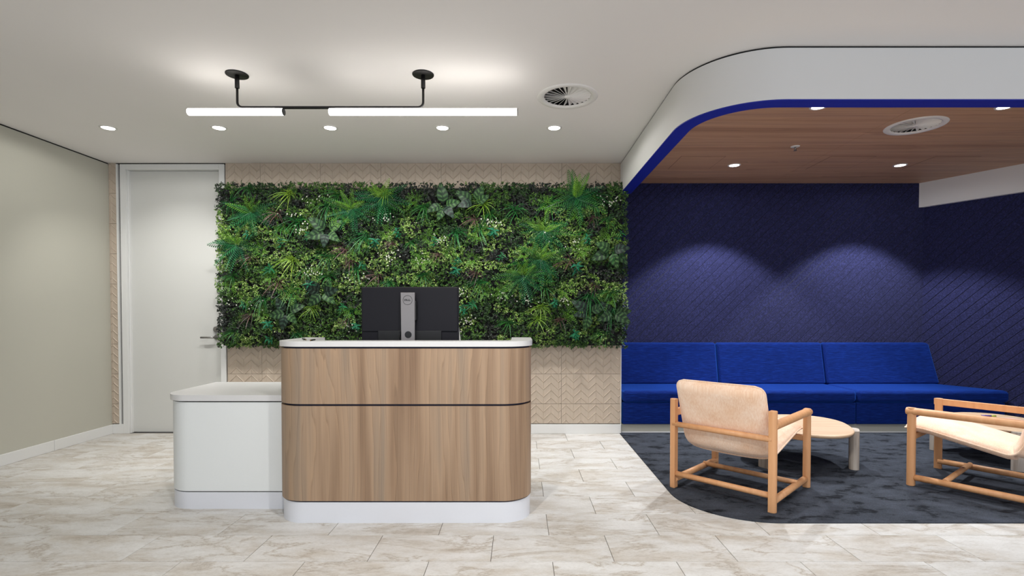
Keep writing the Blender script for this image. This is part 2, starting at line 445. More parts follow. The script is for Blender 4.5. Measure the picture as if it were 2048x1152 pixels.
# door
door = thing('door_1', 'pale grey flush door in a white frame left of the plant wall', 'door', (-3.42, YB, 0)); door['kind'] = 'structure'
def rel(o, root): o.parent = root; o.matrix_parent_inverse = Matrix.Translation(-root.location); return o
mb = MB(); mb.box(-3.966, -3.908, YB-0.004, YB+0.12, 0, ZC-0.011); mb.box(-2.98, -2.926, YB-0.004, YB+0.12, 0, ZC-0.011)
mb.box(-3.908, -2.98, YB-0.004, YB+0.12, ZC-0.062, ZC-0.011)
mb.box(-3.908, -3.898, YB+0.022, YB+0.12, 0, ZC-0.062)
rel(mb.build('door_frame', M['white'], bevel=0.002, seg=1), door)
mb = MB(); mb.box(-3.904, -2.982, YB+0.048, YB+0.09, 0.006, ZC-0.066)
leaf_o = rel(mb.build('door_leaf', M['door'], bevel=0.0015, seg=1), door)
mb = MB(); mb.cyl((-3.045, YB+0.048, 0.965), (-3.045, YB+0.002, 0.965), 0.011); mb.cyl((-3.045, YB+0.048, 0.965), (-3.045, YB+0.038, 0.965), 0.026, n=24)
mb.tube([(-3.045, YB+0.006, 0.965), (-3.07, YB-0.004, 0.965), (-3.10, YB-0.006, 0.965), (-3.178, YB-0.006, 0.965)], 0.0095)
rel(mb.build('door_handle', M['steel']), door)['label'] = 'brushed steel lever handle'
mb = MB(); mb.cyl((-3.045, YB+0.048, 1.045), (-3.045, YB+0.030, 1.045), 0.030, n=28); mb.cyl((-3.045, YB+0.030, 1.045), (-3.045, YB+0.022, 1.045), 0.014, n=20)
rel(mb.build('lock_cylinder', M['steel'], bevel=0.002), door)['label'] = 'round steel lock cylinder'

# lounge walls of grooved felt
def strips(parent, origin, ux, length, z0, z1, pitch, ang, thick=0.012):
    """diagonal felt strips clipped to a rectangle on a wall; ux = unit vector along the wall, front faces -normal"""
    n = Vector((ux.y, -ux.x, 0))              # towards the room
    dirv = Vector((math.cos(ang), math.sin(ang))); nor = Vector((-math.sin(ang), math.cos(ang)))
    rect = [(0, z0), (length, z0), (length, z1), (0, z1)]
    ds = [Vector(p).dot(nor) for p in rect]
    k0, k1 = math.floor(min(ds)/pitch), math.ceil(max(ds)/pitch)
    def clip(poly, sign, lim):
        out = []
        for i in range(len(poly)):
            a, b = Vector(poly[i]), Vector(poly[(i+1) % len(poly)])
            da, db = sign*(a.dot(nor)-lim), sign*(b.dot(nor)-lim)
            if da >= 0: out.append(tuple(a))
            if da*db < 0: out.append(tuple(a+(b-a)*(da/(da-db))))
        return out
    for k in range(k0, k1):
        base = clip(clip(rect, 1, k*pitch+0.0010), -1, (k+1)*pitch-0.0010)
        face = clip(clip(rect, 1, k*pitch+0.0045), -1, (k+1)*pitch-0.0045)
        if len(base) < 3 or len(face) < 3: continue
        P = lambda p, d: Vector(origin)+Vector((ux.x, ux.y, 0))*p[0]+n*d+Vector((0, 0, p[1]))
        m = MB()
        if len(base) == len(face):
            m.hexa([P(p, 0) for p in base], [P(p, thick-0.005) for p in base]); m.hexa([P(p, thick-0.005) for p in base], [P(p, thick) for p in face])
        else: m.hexa([P(p, 0) for p in face], [P(p, thick) for p in face])
        m.build('felt_strip', M['felt'], parent)
mb = MB(); mb.box(XE, 4.9, YL, YL+0.15, 0, ZC)
wl = struct(mb.build('wall_lounge', M['navy']), 'navy grooved felt wall behind the blue bench', 'wall')
strips(wl, (XE, YL, 0), Vector((1, 0)), 4.578-XE+0.01, 0.8, ZW, 0.0765, math.radians(44))
ux = Vector((0.566, -1)).normalized()
c0 = Vector((4.578, YL, 0)); c1 = c0+Vector((ux.x, ux.y, 0))*4.0; nn = Vector((-ux.y, ux.x, 0))  # outward
mb = MB(); mb.hexa([c0, c1, c1+nn*0.15, c0+nn*0.15], [p+Vector((0, 0, ZC)) for p in (c0, c1, c1+nn*0.15, c0+nn*0.15)])
wr = struct(mb.build('wall_right', M['navy']), 'navy grooved felt wall slanting along the right side', 'wall')
strips(wr, tuple(c0), ux, 3.4, 0.02, 2.46, 0.0765, math.radians(44))
# bulkhead along that wall
a0 = c0-nn*0.085+Vector((ux.x, ux.y, 0))*0.02; a1 = a0+Vector((ux.x, ux.y, 0))*3.6
a0 = Vector((4.515, YL-0.012, 0))
mb = MB(); q = [a0, a0+Vector((ux.x, ux.y, 0))*3.5, a0+Vector((ux.x, ux.y, 0))*3.5+nn*0.3, a0+nn*0.3]
mb.hexa([p+Vector((0, 0, ZF)) for p in q], [p+Vector((0, 0, ZW)) for p in q])
struct(mb.build('trim_2', M['fascia']), 'pale grey boxed bulkhead along the top of the right wall', 'bulkhead')
# return wall at the end of the tiles
mb = MB(); mb.box(XE-0.15, XE, YB+0.3, YL+0.15, 0, ZC); struct(mb.build('wall_return', M['wall']), 'short side wall between tiles and lounge recess', 'wall')

# ------------------------------------------------------------------ ceilings
VENT1, VENT2 = (0.338, 3.62), (3.107, 4.10)
ceil = struct(plate('ceiling', [(XL-0.12, -3.5), (8, -3.5), (8, 6.2), (XL-0.12, 6.2)], [(VENT1[0], VENT1[1], 0.178)], ZC, False, M['ceiling']), 'smooth off white plaster ceiling over the reception', 'ceiling')
cl = thing('ceiling_lounge', 'timber veneer panel ceiling over the lounge', 'ceiling'); cl['kind'] = 'structure'
pg = 0.0012
for x0, x1 in ((1.08, 2.83), (2.83, 5.23), (5.23, 7.0)):
    for y0, y1 in ((2.99, 4.50), (4.50, YL)):
        hol = [(VENT2[0], VENT2[1], 0.178)] if x0 < VENT2[0] < x1 and y0 < VENT2[1] < y1 else []
        poly = [(x0+pg, y0+pg), (x1-pg, y0+pg), (x1-pg, y1-pg), (x0+pg, y1-pg)]
        if x0 < 1.2 and y0 < 3.2: poly = carpet_poly(x0+pg, y0+pg, LX+LR-x0, x1-pg, y1-pg)
        plate('ceiling_panel', poly, hol, ZW, False, M['ceil_wood'], cl, 0.012)
for hx, hw in ((1.52, 0.416), (2.92, 0.42), (3.90, 0.42)):
    mb = MB(); mb.box(hx+0.003, hx+hw-0.003, 4.883, 5.317, ZW-0.0012, ZW+0.003); h = mb.build('access_hatch', M['ceil_wood'], cl)
    mb = MB()
    for q in ((hx, hx+0.004, 4.88, 5.32), (hx+hw-0.004, hx+hw, 4.88, 5.32), (hx, hx+hw, 4.88, 4.8825), (hx, hx+hw, 5.3175, 5.32)): mb.box(q[0], q[1], q[2], q[3], ZW-0.0006, ZW+0.002)
    mb.build('hatch_gap', M['dark_plastic'], h)
# curved fascia
def rail_poly(d, n=24):
    r = LR-d; pts = [(LX+d, YB+0.0)]
    for i in range(n+1):
        a = PI+PI/2*i/n; pts.append((LX+LR+r*math.cos(a), LYF+LR+r*math.sin(a)))
    return pts+[(7.0, LYF+d)]
def band(z0, z1, d0=0.0, d1=0.10):
    o, i = rail_poly(d0), rail_poly(d1); m = MB(); k = len(o)
    vs = [(x, y, z) for z in (z0, z1) for L in (o, i) for x, y in L]
    I = lambda z, l, j: (z*2+l)*k+j
    for j in range(k-1):
        m.add([vs[I(0,0,j)], vs[I(0,0,j+1)], vs[I(1,0,j+1)], vs[I(1,0,j)]], [(0,1,2,3)], 0, True)
        m.add([vs[I(0,1,j)], vs[I(0,1,j+1)], vs[I(1,1,j+1)], vs[I(1,1,j)]], [(3,2,1,0)], 0, True)
        m.add([vs[I(0,0,j)], vs[I(0,0,j+1)], vs[I(0,1,j+1)], vs[I(0,1,j)]], [(3,2,1,0)])
        m.add([vs[I(1,0,j)], vs[I(1,0,j+1)], vs[I(1,1,j+1)], vs[I(1,1,j)]], [(0,1,2,3)])
    for j in (0, k-1): m.add([vs[I(0,0,j)], vs[I(0,1,j)], vs[I(1,1,j)], vs[I(1,0,j)]], [(0,1,2,3)])
    me = bpy.data.meshes.new('band'); me.from_pydata(m.v, [], m.f)
    for p, sm in zip(me.polygons, m.sm): p.use_smooth = sm
    bm = bmesh.new(); bm.from_mesh(me)
    sharp = {tuple(sorted((round(f.calc_center_median().x, 4), round(f.calc_center_median().y, 4)))) for f in bm.faces}
    bmesh.ops.remove_doubles(bm, verts=bm.verts, dist=1e-5); bmesh.ops.recalc_face_normals(bm, faces=bm.faces)
    for e in bm.edges:
        if len(e.link_faces) == 2 and e.calc_face_angle() > 0.7: e.smooth = False
    bm.to_mesh(me); bm.free(); return me
me = band(ZF+0.004, ZC-0.011); me.materials.append(M['fascia'])
fas = struct(link('trim_3', me), 'curved white ceiling fascia wrapping the lounge corner', 'bulkhead')
me = band(ZF-0.002, ZF+0.004, 0.0, 0.104); me.materials.append(M['blue_lip']); link('blue_lip', me, fas)['label'] = 'bright blue underside of the fascia'
me = band(ZC-0.011, ZC, 0.006, 0.10); me.materials.append(M['black']); link('shadow_gap', me, fas)['label'] = 'black gap under the ceiling'

# ------------------------------------------------------------------ ceiling fittings
ORD = ['leftmost', 'second from the left', 'middle', 'second from the right', 'rightmost']
def downlight(x, y, z, label, group, energy, size, blend):
    t = thing('downlight', label, 'downlight', (x, y, z), 0, group)
    if 'ring' not in downlight.c:
        m = MB(); m.lathe([(0.046, -0.003), (0.050, -0.006), (0.060, -0.004), (0.0615, 0.0)], 36); downlight.c['ring'] = m.build('trim_ring', M['trim_white'], t)
        m = MB(); m.lathe([(0.0001, -0.0045), (0.03, -0.0045), (0.0465, -0.003)], 36); downlight.c['lens'] = m.build('lens', M['lens'], t)
    else:
        for k_ in ('ring', 'lens'):
            c = downlight.c[k_].copy(); C.objects.link(c); c.parent = t
    col = (0.93, 0.965, 1.0) if z < ZC else (1.0, 0.985, 0.955)
    sp_ = spot((0, 0, -0.012), energy, size, blend, col, parent=t)
    if z == ZC: sp_.rotation_euler.x = math.radians(22)      # wall washers, turned to the back wall
    spot((0, 0, -0.010), (5.0 if z < ZC else 13.0), 177, 0.2, col, parent=t)      # spill from the open lens
    return t
downlight.c = {}
for i, X in enumerate((-3.304, -2.412, -1.516, -0.612, 0.288)):
    where = [', by the door', '', '', '', ', near the vent'][i]
    downlight(X, 4.216, ZC, 'lit downlight %s in the row of five on the white ceiling%s' % (ORD[i], where), 'downlights in the white ceiling', MAIN_W, 106, 0.8)
for X, Y, lab in ((2.135, 5.175, 'lit downlight in the timber ceiling near the back wall, left one'), (3.777, 5.175, 'lit downlight in the timber ceiling near the back wall, right one'),
                  (2.131, 3.72, 'lit downlight in the timber ceiling at the blue fascia edge, left one'), (3.455, 3.72, 'lit downlight in the timber ceiling at the blue fascia edge, right one beyond the vent')):
    downlight(X, Y, ZW, lab, 'downlights in the timber ceiling', LOUNGE_W if Y > 4.5 else LOUNGE_FRONT_W, 98, 0.3)

def vent(x, y, z, label):
    t = thing('ceiling_vent', label, 'vent', (x, y, z), 0, 'round swirl vents in the ceilings')
    m = MB(); m.lathe([(0.160, 0.004), (0.164, -0.004), (0.180, -0.008), (0.203, -0.006), (0.209, -0.001), (0.209, 0.0)], 56); m.build('rim', M['vent'], t)
    m = MB(); m.lathe([(0.0001, -0.006), (0.018, -0.006), (0.024, -0.002), (0.024, 0.02)], 24); m.build('hub', M['vent'], t)
    m = MB(); m.lathe([(0.177, -0.001), (0.176, 0.12), (0.0001, 0.12)], 40); m.build('plenum', M['dark_plastic'], t)
    if vent.b is None:
        m = MB(); n_ = 24
        def sec(r, wd, tilt):
            c_, s_ = math.cos(tilt), math.sin(tilt); th = 0.0014
            zo = -0.002+(abs(2*wd*s_) if s_ < 0 else 0); return [(r, -wd*c_, zo), (r, wd*c_, zo+2*wd*s_), (r, wd*c_-th*s_, zo+2*wd*s_+th), (r, -wd*c_-th*s_, zo+th)]
        a, b = sec(0.022, 0.003, -0.75), sec(0.166, 0.0205, -0.75)
        m.add(a+b, [(0,1,2,3),(4,7,6,5),(0,4,5,1),(1,5,6,2),(2,6,7,3),(3,7,4,0)])
        vent.b = m.build('blade', M['vent'], t).data
        first = 1
    else: first = 0
    for i in range(first, 24): link('blade', vent.b, t, (0, 0, 0), (0, 0, 2*PI*i/24))
vent.b = None
vent(VENT1[0], VENT1[1], ZC, 'round white swirl air vent in the plaster ceiling')
vent(VENT2[0], VENT2[1], ZW, 'round white swirl air vent in the timber ceiling')

t = thing('sprinkler', 'small white fire sprinkler head on the timber ceiling', 'sprinkler', (2.433, 4.6, ZW))
m = MB(); m.lathe([(0.0001, -0.006), (0.030, -0.006), (0.038, -0.001), (0.038, 0.0)], 28); m.build('escutcheon', M['trim_white'], t)
m = MB(); m.cyl((0, 0, -0.006), (0, 0, -0.028), 0.008, 0.006, 12); m.cyl((0, 0, -0.036), (0, 0, -0.038), 0.014, n=16)
m.tube([(0.008, 0, -0.02), (0.010, 0, -0.03), (0.004, 0, -0.037)], 0.0018, 6); m.tube([(-0.008, 0, -0.02), (-0.010, 0, -0.03), (-0.004, 0, -0.037)], 0.0018, 6)
m.build('sprinkler_head', M['steel'], t)

# pendant
PY = 3.284
p = thing('pendant_light', 'black ceiling lamp with two glowing white tubes over the desk', 'lamp', (-1.18, PY, ZC))
x1, x2, zp = -1.762+1.18, -0.597+1.18, -0.205
pts = [(x1, 0, -0.08)]
R = 0.032
for i in range(7): a = PI+PI/2*i/6; pts.append((x1+R+R*math.cos(a), 0, zp+R+R*math.sin(a)))
for i in range(7): a = -PI/2+PI/2*i/6; pts.append((x2-R+R*math.cos(a), 0, zp+R+R*math.sin(a)))
pts.append((x2, 0, -0.08))
m = MB(); m.tube(pts, 0.0075, 12); m.build('rod_frame', M['matt_black'], p)
for x in (x1, x2):
    m = MB(); m.lathe([(0.0001, -0.006), (0.066, -0.006), (0.067, -0.004), (0.067, 0.0)], 40, (x, 0, 0)); cn = m.build('canopy', M['matt_black'], p)
    m = MB(); m.cyl((x, 0, -0.004), (x, 0, -0.086), 0.0135, n=20); m.build('collar', M['matt_black'], cn)
zt = zp-0.0285
for xa, xb in ((-2.072+1.18, -1.475+1.18), (-1.187+1.18, -0.010+1.18)):
    m = MB(); r = 0.0215
    prof = [(xa, 0.6*r), (xa+0.002, 0.9*r), (xa+0.006, r), (xb, r)]
    n_ = 24; vs = [(x, rr*math.cos(2*PI*j/n_), zt+rr*math.sin(2*PI*j/n_)) for x, rr in prof for j in range(n_)]
    m.add(vs, [(i*n_+j, i*n_+(j+1) % n_, (i+1)*n_+(j+1) % n_, (i+1)*n_+j) for i in range(3) for j in range(n_)], 0, True)
    m.add(vs[:n_], [tuple(range(n_))])
    tb = m.build('light_tube', M['tube'], p)
    m = MB(); m.cyl((xb, 0, zt), (xb+0.006, 0, zt), 0.0213, n=24); m.build('end_cap', M['matt_black'], tb)
m = MB(); m.box(-1.52+1.18, -1.15+1.18, -0.009, 0.009, zp-0.009, zp+0.004); m.build('bracket', M['matt_black'], p, bevel=0.002, seg=1)

# ------------------------------------------------------------------ desk
def rounded(x0, x1, y0, y1, r, n=14):
    """plan outline, front corners rounded, counter-clockwise from back left"""
    pts = [(x0, y1)]
    for i in range(n+1): a = PI+PI/2*i/n; pts.append((x0+r+r*math.cos(a), y0+r+r*math.sin(a)))
    for i in range(n+1): a = -PI/2+PI/2*i/n; pts.append((x1-r+r*math.cos(a), y0+r+r*math.sin(a)))
    return pts+[(x1, y1)]
def u_band(x0, x1, y0, y1, r, t_, z0, z1):
    o, i = rounded(x0, x1, y0, y1, r), rounded(x0+t_, x1-t_, y0+t_, y1, max(r-t_, 0.004))
    m = MB(); k_ = len(o)
    for j in range(k_-1):
        q = [o[j], o[j+1], i[j+1], i[j]]
        a, b, c, d = q
        m.add([(*a, z0), (*b, z0), (*b, z1), (*a, z1)], [(0,1,2,3)], 0, True)
        m.add([(*d, z0), (*c, z0), (*c, z1), (*d, z1)], [(3,2,1,0)], 0, True)
        m.add([(*a, z1), (*b, z1), (*c, z1), (*d, z1)], [(0,1,2,3)]); m.add([(*a, z0), (*b, z0), (*c, z0), (*d, z0)], [(3,2,1,0)])
    for j in (0, k_-1): m.add([(*o[j], z0), (*i[j], z0), (*i[j], z1), (*o[j], z1)], [(0,1,2,3)])
    return m
def sharpen(o, ang=0.6):
    bm = bmesh.new(); bm.from_mesh(o.data)
    for e in bm.edges:
        if len(e.link_faces) == 2 and e.calc_face_angle() > ang: e.smooth = False
    bm.to_mesh(o.data); bm.free(); return o
DX0, DX1, DY0, DY1, DR = -1.413, 0.075, 2.957, 3.47, 0.17
dk = thing('reception_desk', 'wood veneer reception desk with rounded corners and white counter', 'desk', ((DX0+DX1)/2, DY0, 0))
def dpart(m, name, mat): return sharpen(rel(m.build(name, mat), dk))
dpart(u_band(DX0+0.006, DX1-0.006, DY0+0.006, DY1-0.02, DR, 0.02, 0.0, 0.120), 'plinth', M['kick'])
dpart(u_band(DX0+0.012, DX1-0.012, DY0+0.012, DY1-0.03, DR, 0.02, 0.119, 1.022), 'inner_carcass', M['navy'])
dpart(u_band(DX0, DX1, DY0, DY1-0.02, DR, 0.019, 0.129, 0.674), 'lower_panel', M['desk_wood'])
dpart(u_band(DX0, DX1, DY0, DY1-0.02, DR, 0.019, 0.686, 1.003), 'upper_panel', M['desk_wood'])
ct = dpart(u_band(DX0-0.008, DX1+0.008, DY0-0.008, DY1, DR+0.008, 0.128, 1.014, 1.044), 'counter_top', M['quartz'])
m = MB(); m.prism(rounded(DX0+0.035, DX1-0.035, DY0+0.035, 3.76, DR-0.03), 0.69, 0.72, 0, True); dpart(m, 'worktop', M['white_lam'])
for x in (DX0+0.06, DX1-0.10):
    m = MB(); m.box(x, x+0.04, 3.66, 3.72, 0, 0.69); dpart(m, 'leg', M['white_lam'])

CX0, CX1, CY0, CY1 = -2.207, -1.416, 3.167, 3.788
cb = thing('side_cabinet', 'low white cabinet with a rounded corner attached left of the desk', 'cabinet', ((CX0+CX1)/2, CY0, 0))
def lround(x0, x1, y0, y1, r, n=14):
    pts = [(x0, y1)]
    for i in range(n+1): a = PI+PI/2*i/n; pts.append((x0+r+r*math.cos(a), y0+r+r*math.sin(a)))
    return pts+[(x1, y0), (x1, y1)]
def cpart(d, z0, z1, name, mat, r=DR):
    m = MB(); m.prism(lround(CX0+d, CX1, CY0+d, CY1-d, r), z0, z1, 0, True); return sharpen(rel(m.build(name, mat), cb))
cpart(0.012, 0.0, 0.104, 'plinth', M['kick'])
cpart(0.020, 0.104, 0.671, 'inner_carcass', M['black'])
cpart(0.010, 0.111, 0.660, 'front_panel', M['white_lam'])
cpart(0.0, 0.668, 0.704, 'cabinet_top', M['quartz'])

# monitor
mo = thing('monitor', 'black computer monitor seen from behind on a grey stand', 'monitor', (-0.682, 3.255, 0.7205), math.radians(-1.0))
m = MB(); m.box(-0.307, 0.307, 0.012, 0.030, 0.285, 0.650); m.build('display_panel', M['screen'], mo, bevel=0.004)
m = MB(); m.box(-0.300, 0.300, 0.002, 0.013, 0.37, 0.645); bk = m.build('back_cover', M['screen'], mo, bevel=0.004)
m = MB(); m.box(-0.20, 0.20, -0.0005, 0.013, 0.30, 0.375); m.build('port_cover', M['dark_plastic'], mo, bevel=0.003)
st_ = MB(); st_.hexa([(-0.038, -0.052, 0.01), (0.042, -0.052, 0.01), (0.042, -0.035, 0.01), (-0.038, -0.035, 0.01)], [(-0.044, -0.052, 0.612), (0.044, -0.052, 0.612), (0.044, -0.035, 0.612), (-0.044, -0.035, 0.612)])
sd = st_.build('stand', M['silver'], mo, bevel=0.003)
m = MB(); m.box(-0.05, 0.05, -0.036, 0.004, 0.44, 0.56); m.build('tilt_mount', M['dark_plastic'], mo, bevel=0.004)
m = MB(); m.cyl((0.003, -0.0526, 0.352), (0.003, -0.050, 0.352), 0.0215, n=32); m.build('cable_hole', M['dark_plastic'], sd)
m = MB(); m.box(-0.13, 0.13, -0.13, 0.06, 0.0, 0.012); m.build('stand_base', M['silver'], mo, bevel=0.004)
m = MB(); m.tube([(-0.055, -0.004, 0.37), (-0.062, -0.012, 0.34), (-0.066, -0.014, 0.25), (-0.06, -0.01, 0.05)], 0.004, 8); m.build('cable', M['dark_plastic'], mo)
m = MB(); m.tube([(0.0245*math.cos(2*PI*i/40)*1.16, -0.0522, 0.565+0.0245*math.sin(2*PI*i/40)*1.16) for i in range(40)], 0.0011, 6, closed=True)
lg = m.build('logo', M['dark_plastic'], sd)
def glyphs(txt, x, rotz, size):
    cu = bpy.data.curves.new('t', 'FONT'); cu.body = txt; cu.size = size; cu.extrude = 0.0004; cu.offset = 0.0005; cu.align_x = 'CENTER'; cu.align_y = 'CENTER'
    to = bpy.data.objects.new('t', cu); C.objects.link(to); bpy.context.view_layer.update()
    me = bpy.data.meshes.new_from_object(to.evaluated_get(bpy.context.evaluated_depsgraph_get())); bpy.data.objects.remove(to)
    me.transform(Matrix.Translation((x, -0.0524, 0.565)) @ Matrix.Rotation(PI/2, 4, 'X') @ Matrix.Rotation(rotz, 4, 'Z'))
    me.materials.clear(); me.materials.append(M['dark_plastic']); link('lettering', me, sd)
for ch, x, rz in (('D', -0.0152, 0), ('E', -0.0045, 0.6), ('L', 0.0060, 0), ('L', 0.0142, 0)): glyphs(ch, x, rz, 0.0165)

m = MB(); m.box(-0.20, 0.0, -0.002, 0.002, 0.0, 0.42)
dc = thing('document_stand', 'thin white sheet stand with its edge showing right of the monitor', 'paper stand', (-0.331, 3.345, 0.7205), 0)
m.build('sheet', M['paper'], dc, rot=(0, -0.13, 0))
m = MB(); m.box(-0.19, -0.02, -0.012, 0.07, 0.0, 0.008); m.build('base', M['paper'], dc)
for (a, b, lab) in (((-1.325, 3.19), (-1.245, 3.05), 'thin dark pen lying on the left counter return, farther from the viewer'), ((-1.205, 3.075), (-1.200, 2.99), 'short dark pen lying near the desk corner, nearer the monitor')):
    d = (Vector(b)-Vector(a)); L = d.length; ang = math.atan2(d.y, d.x)
    pn = thing('pen', lab, 'pen', (a[0], a[1], 1.0485), ang, 'pens on the counter')
    m = MB(); m.cyl((0, 0, 0), (L*0.86, 0, 0), 0.0042, n=12); m.build('barrel', M['matt_black'], pn)
    m = MB(); m.cyl((L*0.86, 0, 0), (L, 0, 0), 0.0038, 0.001, 12); m.build('tip', M['brass'], pn)

# ------------------------------------------------------------------ bench
bn = thing('banquette', 'long royal blue upholstered bench along the navy wall', 'bench', (3.0, 5.5, 0))
def bpart(m, name, mat, bev, seg=4): return rel(m.build(name, mat, bevel=bev, seg=seg), bn)
XS = [XE+0.012, 2.208, 3.392]
g = 0.0045
for i in range(3):
    xa = XS[i]+g; last = i == 2
    xf = wall_x(5.19)-0.06 if last else XS[i+1]-g
    xbk = wall_x(5.86)-0.05 if last else XS[i+1]-g
    m = MB(); q = [(xa, 5.185), (xf, 5.185), (xbk, 5.84), (xa, 5.84)]
    m.hexa([(x, y, 0.312) for x, y in q], [(x, y, 0.432) for x, y in q]); bpart(m, 'seat_cushion', M['sofa'], 0.035, 5)
    xf2 = wall_x(5.70)-0.05 if last else XS[i+1]-g
    xt2 = wall_x(5.80)-0.05 if last else XS[i+1]-g
    xb2 = wall_x(5.87)-0.05 if last else XS[i+1]-g
    m = MB(); m.hexa([(xa, 5.70, 0.425), (xf2, 5.70, 0.425), (xb2, 5.875, 0.425), (xa, 5.875, 0.425)], [(xa, 5.80, 0.880), (xt2, 5.80, 0.880), (xb2, 5.875, 0.880), (xa, 5.875, 0.880)])
    bpart(m, 'back_cushion', M['sofa'], 0.028, 4)
    m = MB(); xb_ = wall_x(5.21)-0.08 if last else XS[i+1]-g
    q = [(xa, 5.205), (xb_, 5.205), ((wall_x(5.83)-0.08) if last else xb_, 5.83), (xa, 5.83)]
    m.hexa([(x, y, 0.092) for x, y in q], [(x, y, 0.308) for x, y in q]); bpart(m, 'base_panel', M['sofa'], 0.010, 3)
m = MB(); q = [(XE+0.006, 5.225), (wall_x(5.225)-0.09, 5.225), (wall_x(5.8)-0.09, 5.8), (XE+0.006, 5.8)]
m.hexa([(x, y, 0.007) for x, y in q], [(x, y, 0.091) for x, y in q]); bpart(m, 'plinth', M['bench_kick'], 0)
m = MB(); m.box(XE+0.006, 4.9, 5.212, 5.226, 0.0065, 0.014); bpart(m, 'floor_strip', M['kick'], 0)

# ------------------------------------------------------------------ armchairs
def d_section(r, back, n=12):
    """outline in (a,b): round towards +a, flat towards -a"""
    return [(r*math.cos(-PI/2+PI*i/n), r*math.sin(-PI/2+PI*i/n)) for i in range(n+1)]+[(-back, r), (-back, -r)]
def sling(width, path, T, rc):
    # resample a smooth path
    P = [Vector((0, y, z)) for y, z in path]; seg = []
    L = [0]
    for i in range(len(P)-1): L.append(L[-1]+(P[i+1]-P[i]).length)
    tot = L[-1]
    def at(d):
        d = min(max(d, 0), tot)
        for i in range(len(P)-1):
            if d <= L[i+1]+1e-9: return P[i].lerp(P[i+1], (d-L[i])/max(L[i+1]-L[i], 1e-9))
        return P[-1]
    ns, nu = 56, 22
    ss = [0.5-0.5*math.cos(PI*i/ns) for i in range(ns+1)]; ss = [0.45*a+0.55*i/ns for i, a in enumerate(ss)]
    uu = [-math.cos(PI*j/nu) for j in range(nu+1)]
    top, bot, rim_l, rim_r = [], [], [], []
    for s_ in ss:
        d = s_*tot; c = at(d); tg = (at(d+0.012)-at(d-0.012)).normalized(); nrm = Vector((0, -tg.z, tg.y))
        if nrm.z < 0 and abs(tg.y) > 0.9: nrm = -nrm
        e = min(d, tot-d); wd = width if e >= rc else width-rc+math.sqrt(max(rc*rc-(rc-e)**2, 0))
        et = min(1.0, (1-max(0, 1-e/0.07)**2.2))**0.6 if e > 0 else 0
        rt, rb = [], []
        for u in uu:
            th = T*et*(1-abs(u)**7)**0.6*(0.80+0.20*(1-u*u))
            wob = 0.0015*math.sin(31*d+5*u)*(1-abs(u))
            q = c+Vector((u*wd, 0, 0)); rt.append(q+nrm*(th+wob)); rb.append(q-nrm*th)
        top.append(rt); bot.append(rb)
    m = MB(); W_ = nu+1
    f = [(i*W_+j, i*W_+j+1, (i+1)*W_+j+1, (i+1)*W_+j) for i in range(ns) for j in range(nu)]
    m.add([q for r in top for q in r], f, 0, True); m.add([q for r in bot for q in r], [a[::-1] for a in f], 0, True)
    rim = [top[i][0] for i in range(ns+1)]+[top[ns][j] for j in range(1, nu)]+[top[i][nu] for i in range(ns, -1, -1)]+[top[0][j] for j in range(nu-1, 0, -1)]
    out = [rim[0]]
    for q in rim[1:]:
        if (q-out[-1]).length > 0.006: out.append(q)
    return m, out
def arc_path():
    pts = [(0.385, 0.385), (0.33, 0.402), (0.25, 0.396)]
    a = Vector((0.25, 0.396)); b = Vector((-0.15, 0.312))
    pts += [tuple(a.lerp(b, i/6)) for i in range(1, 7)]
    # bend towards the back
    e = Vector((-0.365, 0.752)); cpt = Vector((-0.225, 0.292)); s2 = Vector((-0.258, 0.440))
    for i in range(1, 11):
        t_ = i/10; pts.append(tuple(b*(1-t_)**2+cpt*2*t_*(1-t_)+s2*t_**2))
    pts += [tuple(s2.lerp(e, i/6)) for i in range(1, 7)]
    return pts
ch = thing('armchair', 'low beech armchair with peach sling cushion, seen from behind at the carpet corner', 'armchair', (1.53, 3.571, 0.006), math.radians(-45), 'beech lounge armchairs')
H = 0.325
for sx in (-1, 1):
    for yy, top in ((-H, 0.612), (H, 0.543)):
        pr = [(sx*(a)+0.0, b) for a, b in d_section(0.024, 0.020)]
        if sx < 0: pr = pr[::-1]
        m = MB(); m.prism(pr, 0.0, top, 0, False)
        m.build('leg', M['beech'], ch, (sx*H, yy, 0), bevel=0.003, seg=2)
    # armrest: round outside, flat inside
    sec = d_section(0.024, 0.020); m = MB(); n_ = len(sec)
    y0, y1 = -H-0.0, H+0.030
    vs = [(sx*(H+0.004)+sx*a, y0, 0.518+b) for a, b in sec]+[(sx*(H+0.004)+sx*a, y1, 0.518+b) for a, b in sec]
    m.add(vs, [tuple(range(n_)), tuple(range(n_, 2*n_))[::-1]]+[(i, (i+1) % n_, n_+(i+1) % n_, n_+i) for i in range(n_)])
    m.build('armrest', M['beech'], ch, bevel=0.004, seg=2)
    m = MB(); m.cyl((sx*(H-0.006), -H, 0.058), (sx*(H-0.006), H, 0.058), 0.0215, n=18); m.build('side_rail', M['beech'], ch)
m = MB(); m.cyl((-H, -H-0.002, 0.098), (H, -H-0.002, 0.098), 0.0185, n=18); m.build('back_rail', M['beech'], ch)
m = MB(); m.cyl((-H, -H-0.008, 0.440), (H, -H-0.008, 0.440), 0.0185, n=18); m.build('back_rail', M['beech'], ch)
m = MB(); m.cyl((-H, 0.135, 0.072), (H, 0.135, 0.072), 0.0175, n=16); m.build('cross_rail', M['beech'], ch)
m = MB(); m.box(-H, H, H-0.016, H+0.014, 0.318, 0.356); m.build('front_rail', M['beech'], ch, bevel=0.006, seg=2)
m, rim = sling(0.288, arc_path(), 0.050, 0.055)
cu = m.build('cushion', M['cushion'], ch)
m = MB(); m.tube(rim, 0.0058, 7, closed=True); m.build('piping', M['cushion'], cu)
